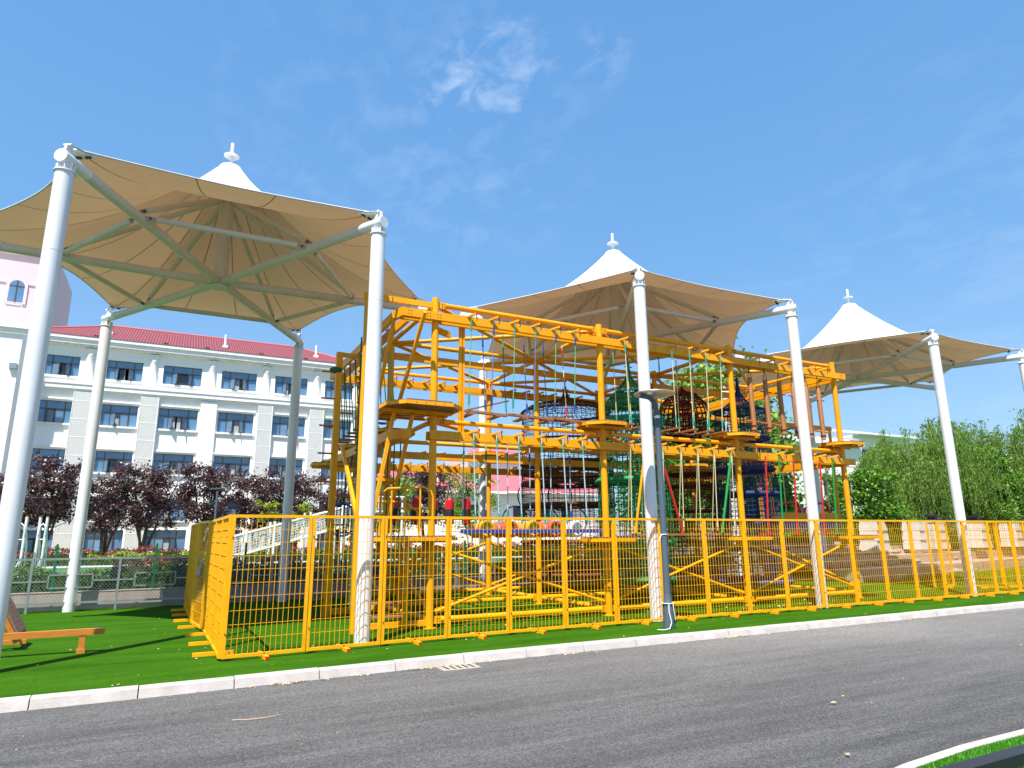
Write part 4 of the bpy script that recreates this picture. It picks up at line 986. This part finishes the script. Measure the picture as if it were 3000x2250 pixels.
one_tree('broadleaf_tree', 33.2, 23.5, 0, 4.7, 5.0, .12, 13000, .17, BRL, 'low dark green broadleaf tree at the left foot of the willows', 'trees right of the ropes course', 41, stems=3, low=.08, blob=.62, clumps=60)
one_tree('broadleaf_tree', 46.5, 24.5, 0, 6.6, 5.0, .14, 17000, .17, BRL, 'dark green broadleaf tree in front of the willows by the last post', 'trees right of the ropes course', 42, stems=3, low=.06, blob=.62, clumps=70)
def willow(x, y, h, wx, seed, label, n=330):
    rr = random.Random(seed); r_ = empty('willow_tree', (x, y, 0), 0, label, 'tree', 'weeping willows at the right')
    t = MB().use(BARK); heads = []
    t.ptube([(0, 0, 0), (.15, .1, h*.25), (.1, 0, h*.45)], [.28, .22, .17], 9)
    for k in range(9):
        a = k*.75+rr.uniform(-.3, .3); L_ = wx*.5*rr.uniform(.35, .8); en = Vector((math.cos(a)*L_, math.sin(a)*L_, h*rr.uniform(.68, .88)))
        t.ptube([(.1, 0, h*.4), en*.5+Vector((0, 0, h*.25)), en], [.11, .07, .02], 5)
    t.build('trunk', parent=r_)
    g = MB().use(WIL)
    for k in range(n//7):
        a = rr.uniform(0, 6.28); q = rr.random()**.55; rad = wx*.5*q
        # crown made of several domes gives an uneven skyline; strands fall in tufts with gaps between them
        lob = .86+.13*math.sin(a*3+seed)+.07*math.sin(a*7+seed*2)+.07*math.sin(rad*2.1+seed)+rr.uniform(-.07, .05)
        zt = h*(.58+.42*math.sqrt(max(0, 1-q*q*.9)))*lob; c = Vector((math.cos(a)*rad, math.sin(a)*rad, zt))
        out_ = Vector((math.cos(a), math.sin(a), 0)); dr0 = rr.uniform(.22, .7)*h*(.45+.55*q)
        for j in range(16): leaf(g, c+Vector((rr.gauss(0, .26), rr.gauss(0, .26), rr.gauss(0, .12))), .15*rr.uniform(.6, 1.3), rr, j > 6)
        for st in range(9):
            drop = dr0*rr.uniform(.5, 1.1); ph = rr.uniform(0, 6.28); sp_ = rr.uniform(.1, .42)
            off = Vector((math.cos(ph)*sp_, math.sin(ph)*sp_, 0))+out_*rr.uniform(.05, .35); m_ = int(drop/.085)+1
            for jj in range(m_):
                f = jj/m_; p = c+off*min(1, f*3)**.6+Vector((rr.gauss(0, .035), rr.gauss(0, .035), -drop*f+.18*math.sin(min(1, f*3)*3.14)))
                if p.z > .2: leaf(g, p, .16*rr.uniform(.6, 1.25), rr, True)
    g.build('crown', parent=r_)
willow(42.9, 26.0, 7.8, 8.0, 51, 'leftmost weeping willow with a rounded top beside the white building', 1500)
willow(47.5, 28.5, 9.0, 9.0, 52, 'tall weeping willow behind the last standing white post', 1800)
willow(52.5, 29.5, 9.2, 10, 53, 'weeping willow at the right between the last post and frame edge', 1600)
willow(54.5, 25.5, 9.3, 7.0, 54, 'weeping willow cut by the right edge of the picture', 1100)

# ------------------------------------------------------------------ school building
YB_ = 60.0
sch = empty('school_building', (0, YB_, 0), 0, 'white four-storey school building with a red tiled roof behind the plum trees', 'building')
wz = [(13.95, 15.55), (10.27, 11.97), (6.66, 8.28), (3.05, 4.65), (.9, 2.2)]; wxs = [(-9.55, -7.2), (-5.35, -2.87), (-1.38, 1.47), (3.02, 5.81), (7.34, 10.1), (11.65, 14.18)]
g = MB().use(BWH)
x0w, x1w = -10.9, 14.9
# wall made of piers and spandrels so the windows are real recesses
xs = [x0w]
for a, b in wxs: xs += [a, b]
xs += [x1w]
zs = [-.4]
rows = [(-.3, 1.9)] ; rows = [(.7, 2.3)]+[(3.05, 4.65), (6.66, 8.28), (10.27, 11.97), (13.95, 15.55)]
g.box(x0w, x1w, .45, 10.5, -.4, 16.7)
prev = x0w
for a, b in wxs: g.box(prev, a, 0, .46, -.4, 16.7); prev = b
g.box(prev, x1w, 0, .46, -.4, 16.7)
for a, b in wxs:
    zp = -.4
    for lo, hi in rows: g.box(a, b, .002, .46, zp, lo); zp = hi
    g.box(a, b, .002, .46, zp, 16.7)
g.build('wall', parent=sch)
g = MB().use(SILL)
g.box(-11.2, 15.5, -.62, .2, 16.84, 17.08); g.box(-11.1, 15.4, -.50, .2, 16.5, 16.84); g.box(-11.0, 15.2, -.22, .2, 16.34, 16.5)
g.box(15.2, 15.5, .2, 11.3, 16.84, 17.08)
k = -10.6
while k < 15.2: g.box(k, k+.14, -.44, -.22, 16.34, 16.5); k += 1.05
g.build('cornice', parent=sch)
g = MB().use(SILL); g.box(-11.0, 15.1, -.40, .02, 13.30, 13.42); g.box(-11.0, 15.05, -.34, .02, 12.95, 13.30); g.box(-11, 15.0, -.22, .02, 12.80, 12.95); g.build('string_course', parent=sch)
g = MB().use(TILE); A, B, C, D = (-11.3, -.66, 17.1), (15.6, -.66, 17.1), (9.9, 6.0, 20.0), (-5.8, 6.0, 20.0); E_, F_ = (15.6, 13, 17.1), (-11.3, 13, 17.1)
g.poly([A, B, C, D]); g.poly([B, E_, C]); g.poly([F_, A, D]); g.poly([E_, F_, D, C]); rf = g.build('roof', parent=sch)
g = MB().use(SILL); g.tube(D, C, .12, 6); g.tube(C, B, .10, 6); g.tube(D, A, .10, 6); g.mats = [PROOF]; g.build('ridge', parent=rf)
for (x, y, z) in ((-5.6, 1.5, 18.1), (3.1, 1.0, 17.9), (10.9, 1.3, 18.0)):
    g = MB().use(SILL); g.tube((x, y, z), (x, y, z+1.1), .10, 10); g.box(x-.2, x+.2, y-.2, y+.2, z-.1, z+.12); g.build('vent_pipe', parent=rf)
for x in (-6.5, -1.6, 1.5, 5.8, 9.6, 13.5): g = MB().use(BOLT); g.box(x, x+.35, -.4, -.1, 17.2, 17.33); g.build('snow_guard', parent=rf)
for x in (-6.52, -2.1, 2.28, 6.62, 10.92):
    g = MB().use(SILL); g.lathe([(.38, 13.42), (.38, 13.52), (.33, 13.56), (.33, 15.72), (.35, 15.76), (.33, 15.8), (.37, 16.0), (.41, 16.05), (.41, 16.25)], (x, .10, 0), 20); g.build('engaged_column', parent=sch)
for a, b in ((-7.24, -5.97), (-2.70, -1.50), (6.15, 7.25), (10.44, 11.59), (-11.0, -9.7)):
    if a < -10: continue
    g = MB().use(PERF); g.box(a, b, -.28, -.02, .2, 12.75); o = g.build('perforated_panel', parent=sch)
    f = MB().use(SILL)
    for z in [2.0, 3.5, 5.0, 6.4, 7.8, 9.2, 10.6, 12.0]: f.box(a-.01, b+.01, -.29, -.275, z, z+.05)
    f.box(a-.05, a, -.3, -.02, .2, 12.75); f.box(b, b+.05, -.3, -.02, .2, 12.75); f.build('panel_frame', parent=o)
g = MB().use(BWH); g.box(1.62, 2.86, -.18, 0, -.4, 12.75); g.build('pilaster', parent=sch)
for a, b in wxs:   # flat raised surrounds under and over the windows
    for lo, hi in rows[1:]:
        g = MB().use(SILL); g.box(a-.12, b+.12, -.14, 0.0, lo-.16, lo-.003); g.box(a-.05, b+.05, -.05, 0.001, lo-.34, lo-.159); g.build('sill', parent=sch)
        if hi < 13: g = MB().use(SILL); g.box(a-.12, b+.12, -.12, 0.0, hi+.12, hi+.26); g.build('lintel', parent=sch)
wrr = random.Random(9)
def window(a, lo, w_, h, op):
    fr = MB().use(FRM); t = .06; y = .20
    ht = h*.36; sx = w_*.24
    for x in (0, sx, w_-sx, w_): fr.box(a+x-t/2, a+x+t/2, y, y+.07, lo, lo+h)
    for z in (0, h-ht, h): fr.box(a, a+w_, y-.003, y+.067, lo+z-t/2, lo+z+t/2)
    gl = MB().use(GLS)
    gl.quad((a, y+.04, lo), (a+sx, y+.04, lo), (a+sx, y+.04, lo+h), (a, y+.04, lo+h)); gl.quad((a+w_-sx, y+.04, lo), (a+w_, y+.04, lo), (a+w_, y+.04, lo+h), (a+w_-sx, y+.04, lo+h))
    gl.quad((a+sx, y+.04, lo+h-ht), (a+w_-sx, y+.04, lo+h-ht), (a+w_-sx, y+.04, lo+h), (a+sx, y+.04, lo+h))
    gl.use(GLSD); gl.quad((a+sx, y+.2, lo), (a+w_-sx, y+.2, lo), (a+w_-sx, y+.2, lo+h-ht), (a+sx, y+.2, lo+h-ht))
    gl.use(CURT)
    for q in range(2):
        if wrr.random() < .7: xx = a+sx+wrr.uniform(0, .8)*(w_-2*sx-.4); gl.quad((xx, y+.15, lo), (xx+.4, y+.15, lo), (xx+.4, y+.15, lo+h-ht), (xx, y+.15, lo+h-ht))
    lw = (w_-2*sx)/2
    for sd2, o in ((0, op[0]), (1, op[1])):   # casements hinged at their outer edges
        hx_ = a+sx if sd2 == 0 else a+w_-sx; d = 1 if sd2 == 0 else -1; an = o
        vx, vy = d*math.cos(an), -math.sin(an); hz = h-ht-.05
        P = lambda s, z, dy=0: (hx_+vx*lw*s+vy*dy*d, y+vy*lw*s+dy*0, lo+z)
        for s0, s1, z0, z1 in ((0, .1, 0, hz), (.9, 1, 0, hz), (0, 1, 0, .07), (0, 1, hz-.07, hz)):
            fr.bar((P(s0, (z0+z1)/2)), (P(s1, (z0+z1)/2)), .05, z1-z0)
        gl.use(GLS); gl.quad(P(.08, .05), P(.92, .05), P(.92, hz-.05), P(.08, hz-.05))
    o = fr.build('window', parent=sch); gl.build('glass', parent=o)
for ri, (lo, hi) in enumerate(rows):
    for (a, b) in wxs:
        if (a, b) == wxs[-1]: op = (0, 0)
        else: op = (R(wrr.choice([50, 60, 70, 30])), R(wrr.choice([50, 60, 70, 0])))
        window(a, lo, b-a, hi-lo, op)
# left wing, parapet and drainpipe
lw_ = empty('left_wing', (0, 57.5, 0), 0, 'plain white building wing with a roof terrace at the far left edge', 'building')
g = MB().use(BWH); g.box(-34, -10.6, 0, 14, -.4, 16.6); g.build('wall', parent=lw_)
g = MB().use(SILL); g.box(-34.2, -10.3, -.3, .2, 16.6, 17.0); g.box(-34.2, -10.3, -.15, 0, 16.2, 16.6); g.build('parapet', parent=lw_)
g = MB().use(GALV); g.box(-11.1, -10.65, -.25, 0, 13.6, 14.0); g.tube((-12.9, -.15, 0), (-12.5, -.15, 13.4), .12, 8); g.tube((-12.5, -.15, 13.4), (-13.2, -.1, 14.6), .12, 8); g.build('drainpipe', parent=lw_)
g = MB().use(SILL)
for x in range(-33, -10): g.tube((x, .3, 17.0), (x, .3, 18.5), .03, 5)
g.tube((-33, .3, 18.5), (-11, .3, 18.5), .04, 5); g.build('railing', parent=lw_)
g = MB().use(GLS); g.quad((-33, .3, 17.05), (-11, .3, 17.05), (-11, .3, 18.3), (-33, .3, 18.3)); g.mats = [MT['window_glass']]; 
pk = empty('pink_building', (0, 75, 0), 0, 'pale pink tower building with an arched window at the left edge', 'building')
g = MB().use(BPK); g.box(-40, -12.7, 0, 16, 0, 30.5); g.build('wall', parent=pk)
g = MB().use(MT['building_pink']); g.box(-40.3, -12.3, -.5, 0, 29.2, 29.8); g.box(-40.3, -12.5, -.25, 0, 28.5, 29.2); g.box(-40.2, -12.6, -.10, 0, 25.6, 25.8)
g.build('cornice', parent=pk)
def arch(x, z, w_, h, m_, y, n=12):
    pts = [(x-w_/2, y, z), (x+w_/2, y, z), (x+w_/2, y, z+h)]+[(x+w_/2*math.cos(math.pi*k/n), y, z+h+w_/2*math.sin(math.pi*k/n)) for k in range(1, n)]+[(x-w_/2, y, z+h)]
    return pts
for x in (-14.9, -20.0):
    g = MB().use(BPK); n0 = arch(x, 23.6, 1.7, 1.8, None, -.12); g.poly(n0); i = 0
    for a, b in zip(n0, n0[1:]+n0[:1]): g.quad(a, b, (b[0], 0, b[2]), (a[0], 0, a[2]))
    o = g.build('window_surround', parent=pk); g = MB().use(GLS); g.poly(arch(x, 23.75, 1.2, 1.6, None, -.125)); g.use(FRM); g.box(x-.05, x+.05, -.16, -.127, 23.75, 25.9); g.box(x-.6, x+.6, -.16, -.127, 25.3, 25.38); g.build('arched_window', parent=o)
# far building with the pink roof, centre
fb = empty('long_low_building', (0, 86, 0), 0, 'long white building with a pink tiled roof seen through the ropes course', 'building')
g = MB().use(BWH); g.box(22, 58, 0, 12, -.4, 7.9); g.box(30, 41, -.8, .1, -.4, 7.7); g.build('wall', parent=fb)
g = MB().use(PROOF); g.poly([(21, -1.2, 7.9), (59, -1.2, 7.9), (54, 6, 11.2), (25, 6, 11.2)]); g.poly([(59, -1.2, 7.9), (59, 13, 7.9), (54, 6, 11.2)]); g.poly([(21, 13, 7.9), (21, -1.2, 7.9), (25, 6, 11.2)]); g.poly([(29, -2.2, 7.75), (42, -2.2, 7.75), (40, 2.6, 10.3), (32.5, 2.6, 10.3)]); g.build('roof', parent=fb)
g = MB().use(SILL); g.box(21, 59, -1.3, -1.15, 7.6, 7.88); g.box(29, 42, -2.3, -2.16, 7.4, 7.73); g.build('gutter', parent=fb)
for x in (33.5, 36.5, 44.0, 48.0, 52.0): g = MB().use(GLSD); g.box(x, x+2.0, -.86 if x < 41 else -.05, -.02, 3.9, 5.9); g.build('window', parent=fb)
for x in (31.2, 38.0): g = MB().use(SILL); g.box(x, x+1.2, -.3, 1.4, 8.6, 9.6); g.use(GLSD); g.box(x+.2, x+1.0, -.33, -.29, 8.8, 9.4); g.build('dormer', parent=fb)
g = MB().use(BPK); g.box(43, 54, 14, 24, 0, 15.0); g.use(PROOF); g.poly([(42, 13, 15), (55, 13, 15), (50, 19, 17.2), (47, 19, 17.2)])
hb = g.build('hazy_block', loc=(0, 86, 0)); tag(hb, 'pale pink block rising behind the long pink-roofed building', 'building')
# right building with scaffolding
rb = empty('building_site', (0, 44, 0), 0, 'white building under scaffolding left of the willows', 'building')
g = MB().use(BWH); g.box(44, 62.5, 0, 12, 0, 11.1); g.box(62.5, 72, .8, 12, 0, 11.6); g.box(43.5, 62.2, -.6, .2, 10.2, 10.5); g.build('wall', parent=rb)
g = MB().use(SILL); g.box(43.5, 72.5, -.3, .8, 11.6, 11.8); g.tube((56, 1, 11.6), (56, 1, 13.6), .12, 8); g.build('parapet', parent=rb)
for (a, b, z0, z1) in ((63.5, 67.5, 7.6, 10.2), (56.2, 60, 1.6, 4.4), (48, 53, 1.6, 4.4), (56.2, 60, 5.3, 7.2)):
    g = MB().use(GLSD); g.box(a, b, -.04 if a < 62 else .76, .9, z0, z1); g.use(FRM)
    for k in range(4): xx = a+(b-a)*k/3; g.box(xx-.04, xx+.04, -.07 if a < 62 else .72, -.04 if a < 62 else .76, z0, z1)
    g.build('window', parent=rb)
sf = empty('scaffolding', (0, 42.6, 0), 0, 'rusty pole scaffolding in front of the white building left of the willows', 'scaffolding')
SCR = mat('scaffold_rust', (.20, .09, .06), .7, (.3, .2, .15), 3, .5)
for x in (55, 57.5, 60, 62.5, 65, 67.5):
    g = MB().use(SCR); g.tube((x, 0, 0), (x+.1, 0, 8.8+.4*(x % 2)), .06, 6); g.build('standard', parent=sf)
for z in (2.2, 4.4, 6.6, 7.9): g = MB().use(SCR); g.tube((54, 0, z), (68.5, 0, z+.15), .05, 6); g.build('ledger', parent=sf)

# ------------------------------------------------------------------ gym equipment, ramp, second lamp
def gym(x, y, label, w_=.62):
    r_ = empty('outdoor_ladder_bars', (x, y, .32), 0, label, 'fitness equipment', 'white fitness bars on the green field')
    MW = MT['white_metal_paint']
    for s_ in (-1, 1):
        x0 = s_*w_*.5
        g = MB().use(WHT); g.ptube([(x0, 0, 0), (x0, 0, 2.1)], .050, 10); g.use(PEG); g.tube((x0, 0, 2.1), (x0, 0, 2.15), .051, 10); g.build('upright', parent=r_)
        g = MB().use(WHT); g.ptube([(x0+.02, .9, 0), (x0+.02, .55, 1.1), (x0, .05, 1.7)], .032, 8); g.build('rear_leg', parent=r_)
    g = MB().use(WHT); g.ptube([(-w_*.5, -.05, 1.45), (-w_*.35, -.05, 1.78), (0, -.05, 1.88), (w_*.35, -.05, 1.78), (w_*.5, -.05, 1.45)], .026, 8); g.tube((-w_*.5, 0, 1.3), (w_*.5, 0, 1.3), .024, 8); g.ptube([(-w_*.6, -.1, .75), (-w_*.2, -.1, .35), (w_*.2, -.1, .35), (w_*.6, -.1, .75)], .026, 8); g.build('hand_hoop', parent=r_)
gym(-4.68, 30.0, 'white outdoor ladder bars nearest the left post, on the green field', .30)
gym(-4.08, 30.5, 'second white outdoor ladder bars, right of the others on the green field', .22)
nr_ = empty('climbing_net_ramp', (0, 0, .3), 0, 'white rope net ramp rising to the right behind the fence corner', 'net ramp')
# sloping frame: low end left, deck at the right
def rp_(u, v): return Vector((1.9+6.3*u, 31.5+1.5*v, .75+1.75*u+.35*math.sin(v*3.14)*0))
g = MB().use(NW); rr = random.Random(4)
for k in range(58):
    u = k/57; g.ptube([rp_(u, 0)+Vector((0, 0, -.45+rr.uniform(-.04, .04))), rp_(u, 0)+Vector((rr.uniform(-.05, .05), 0, .4)), rp_(u, 1)+Vector((rr.uniform(-.1, .1), 0, .45)), rp_(u, 1)+Vector((0, 0, -.4))], .016, 4)
for j in range(9):
    z = -.45+.11*j
    g.ptube([rp_(k/20, 0)+Vector((0, 0, z+rr.uniform(-.03, .03))) for k in range(21)], .017, 4)
    g.ptube([rp_(k/20, j/8)+Vector((0, 0, .42+rr.uniform(-.03, .03))) for k in range(21)], .016, 4)
g.build('rope_net', parent=nr_)
g = MB().use(WHT)
for z in (-.45, .42): g.tube(rp_(0, 0)+Vector((0, 0, z)), rp_(1, 0)+Vector((0, 0, z)), .04, 8); g.tube(rp_(0, 1)+Vector((0, 0, z)), rp_(1, 1)+Vector((0, 0, z)), .04, 8)
g.build('side_rail', parent=nr_)
for u in (.02, .2, .38, .62, .85, 1.0):
    for v in (0, 1):
        p = rp_(u, v); g = MB().use(WHT); g.tube((p.x, p.y, 0), (p.x, p.y, p.z+.62), .055, 8); g.build('post', parent=nr_)
g = MB().use(WHT)
for k in range(12): x = 8.3+.15*k; g.tube((x, 31.4, 2.6), (x, 31.4, 3.2), .02, 5)
g.tube((8.2, 31.4, 3.2), (10.2, 31.4, 3.2), .03, 6); g.box(8.2, 10.2, 31.4, 33.2, 2.48, 2.56)
for x in (8.3, 10.1):
    for y in (31.5, 33.1): g.tube((x, y, 0), (x, y, 3.25), .05, 8)
g.build('tower_deck', parent=nr_)
gb = empty('white_goal_frame', (0, 0, .3), 0, 'white tubular frame with long bars on the field behind the drums', 'fitness equipment')
for x in (12.0, 14.6, 17.2, 20.0): g = MB().use(WHT); g.tube((x, 31, 0), (x, 31, 2.05), .045, 8); g.build('post', parent=gb)
for z in (2.05, 1.6): g = MB().use(WHT); g.tube((11.9, 31, z), (20.1, 31, z), .045, 8); g.build('bar', parent=gb)
l2 = empty('path_lamp', (1.98, 34, .3), 0, 'slim grey path lamp standing in front of the plum trees', 'street lamp')
g = MB().use(LAMPG); g.tube((0, 0, 0), (0, 0, 3.5), .045, 10); g.build('pole', parent=l2); g = MB().use(LAMPG); g.bar((-.35, 0, 3.55), (.45, 0, 3.62), .16, .05); g.build('lamp_head', parent=l2)

# ------------------------------------------------------------------ wooden equipment on the left turf
bb = empty('balance_beam', (0, 12.02, 0), 0, 'varnished orange balance beam on stubby legs at the left edge of the turf', 'balance beam')
g = MB().use(BENCH); g.bar((-4.2, 0, .285), (-.66, 0, .285), .09, .085); g.build('beam', parent=bb)
for x in (-.93, -3.6):
    g = MB().use(BENCH); g.bar((x, 0, 0), (x, 0, .245), .08, .075, (0, 1, 0)); g.build('leg', parent=bb)
    g = MB().use(BENCH); g.box(x-.055, x+.055, -.065, .10, .0, .055); g.build('foot', parent=bb)
ib = empty('sit_up_board', (0, 0, 0), 0, 'slatted sloping wooden sit-up board behind the nearest white post', 'exercise bench')
for y in (12.72, 13.26): g = MB().use(BENCH); g.bar((-2.16, y, .76), (-1.83, y, .18), .05, .10); g.build('frame_rail', parent=ib)
for k in range(9):
    u = k/8.6; x = -2.13+.32*u; z = .82-.575*u; g = MB().use(BOARD); g.bar((x, 12.64, z), (x, 13.34, z), .072, .022, (math.sin(1.06), 0, math.cos(1.06))); g.build('slat', parent=ib)
g = MB().use(BENCH); g.bar((-2.12, 12.8, .0), (-2.12, 12.8, .65), .06, .06); g.bar((-2.1, 12.75, .12), (-1.7, 12.75, .12), .06, .06); g.build('leg', parent=ib)
DRN = mat('drain_concrete', (.42, .38, .31), .9, (.30, .26, .21), 9, .5, bump=.2)
# storm drain
g = MB().use(DRN); g.box(3.42, 3.96, 8.70, 9.06, -.16, -.104); dr = g.build('storm_drain'); tag(dr, 'pale concrete drain grate against the kerb', 'drain')
g = MB().use(DARK)
for k in range(5): g.box(3.50+.09*k, 3.53+.09*k, 8.76, 8.98, -.1042, -.1015)
g.build('slot', parent=dr)
# ------------------------------------------------------------------ terrace, stones and garden lamps at the right
g = MB().use(TERR)
for k, (y0, z0, z1) in enumerate(((15.2, 0, .38), (16.6, .38, .72), (18.0, .72, 1.05))):
    yy = lambda x: y0+ (x-20)*(.25 if x < 30 else .2)
    for x in range(21, 60, 3): g.hexa([(x, yy(x), z0-.3), (x+3, yy(x+3), z0-.3), (x+3, 26, z0-.3), (x, 26, z0-.3), (x, yy(x), z1), (x+3, yy(x+3), z1), (x+3, 26, z1), (x, 26, z1)])
tt = g.build('stone_terrace'); tag(tt, kind='structure')
g = MB().use(ROCK); rr = random.Random(21)
for k in range(420):
    x = rr.uniform(21, 48); lv = rr.choice([0, 1, 2, 2, 3]); y = 15.0+(x-20)*.25+lv*1.35+rr.uniform(-.3, .3); z = [0, .38, .72, 1.05][lv]; s_ = rr.uniform(.08, .32)
    i = len(g.v); n = 6
    for (r_, zz) in ((.8, 0), (1, .35), (.6, .7)):
        for j in range(n): a = 2*math.pi*j/n+k; g.v.append((x+s_*r_*math.cos(a)*rr.uniform(.8, 1.2), y+s_*r_*math.sin(a)*rr.uniform(.8, 1.2), z+s_*zz))
    for q in range(2):
        for j in range(n): g.face((i+q*n+j, i+q*n+(j+1) % n, i+(q+1)*n+(j+1) % n, i+(q+1)*n+j))
    g.face([i+2*n+j for j in range(n)])
tag(g.build('rubble'), 'loose brown rubble lying on the stone terrace behind the right fence', 'rubble', kind='stuff')
hedge('terrace_plants', 22, 60, 20.6, 23, 1.0, .9, HG, 9000, .13, 8, 'green plants growing on top of the stone terrace behind the pale pillars')
for k, (x, y, w_, lb) in enumerate(((27.5, 19.3, .9, 'leftmost stack of pale stone slabs, beside the last yellow column'), (30.8, 19.6, .55, 'narrow pale stone stack just left of the wide one'),
        (32.4, 19.6, .8, 'wide pale stone pillar with a square lamp, left of the last post'), (36.2, 19.8, .95, 'pale stone pillar with a lamp right beside the last white post'),
        (40.0, 20.2, .8, 'pale stone pillar right of the last white post'), (43.6, 20.6, 1.1, 'rightmost stepped pale stone pillar with a square lamp'))):
    s_ = empty('stone_pillar', (x, y, .9), .2, lb, 'stone pillar', 'pale stone pillars on the terrace')
    g = MB().use(STONE); n = 3
    for q in range(n):
        a, b = w_*.72*(1-.13*q), w_*.72*(1-.13*(q+1))+.02; z0 = .42*q
        g.hexa([(-a, -.4, z0), (a, -.4, z0), (a, .4, z0), (-a, .4, z0), (-b, -.35, z0+.40), (b, -.35, z0+.40), (b, .35, z0+.40), (-b, .35, z0+.40)])
    g.build('stone_block', parent=s_)
    if k in (2, 3, 5): g = MB().use(BLKM); g.box(-.22, .22, -.22, .22, 1.30, 1.36); g.box(-.16, .16, -.16, .16, 1.36, 1.48); g.box(-.28, .28, -.28, .28, 1.48, 1.55); g.build('lantern', parent=s_)
# ------------------------------------------------------------------ litter
g = MB().use(LITT); rr = random.Random(77)
def lit(x, y, z, s):
    a = rr.uniform(0, 6.28); d = Vector((math.cos(a), math.sin(a), 0))*s; u = Vector((-d.y, d.x, 0))*.45; p = Vector((x, y, z)); i = len(g.v)
    g.v += [tuple(p-d), tuple(p+u+Vector((0, 0, s*.4))), tuple(p+d+Vector((0, 0, s*.2))), tuple(p-u)]; g.face((i, i+1, i+2, i+3))
for k in range(520):
    x = rr.uniform(-5, 22); y = rr.uniform(interp(x, KE)+.05, 18); lit(x, y, .012, rr.uniform(.007, .024))
for k in range(160): x = rr.uniform(5, 17); lit(x, rr.uniform(11, 12.6), .016, rr.uniform(.02, .04))
for k in range(420):
    x = rr.choice([1.55, 3.25, 5.5, 9, 14])+rr.gauss(0, .22 if k % 3 else 1.2); lit(x, interp(x, KE)-.19-abs(rr.gauss(0, .05)), -.10, rr.uniform(.01, .025))
for k in range(70): x = rr.uniform(-1, 14); lit(x, rr.uniform(3.9, 8.9), -.104, rr.uniform(.006, .022))
for x, y in ((4.95, 3.93), (6.3, 5.1)): lit(x, y, -.09, .035)
tag(g.build('fallen_leaves'), 'scattered dry leaves on the turf and along the kerb', 'leaves', kind='stuff')
g = MB().use(LITT); g.ptube([(.75, 7.45, -.105), (.88, 7.37, -.10), (1.05, 7.35, -.095), (1.2, 7.41, -.10)], .005, 4); tag(g.build('twig'), 'thin curved dry twig lying on the asphalt at the left', 'twig')
for r_ in list(bpy.data.objects):
    if r_.name.startswith('plum_tree') and 'category' not in r_: r_['category'] = 'tree'
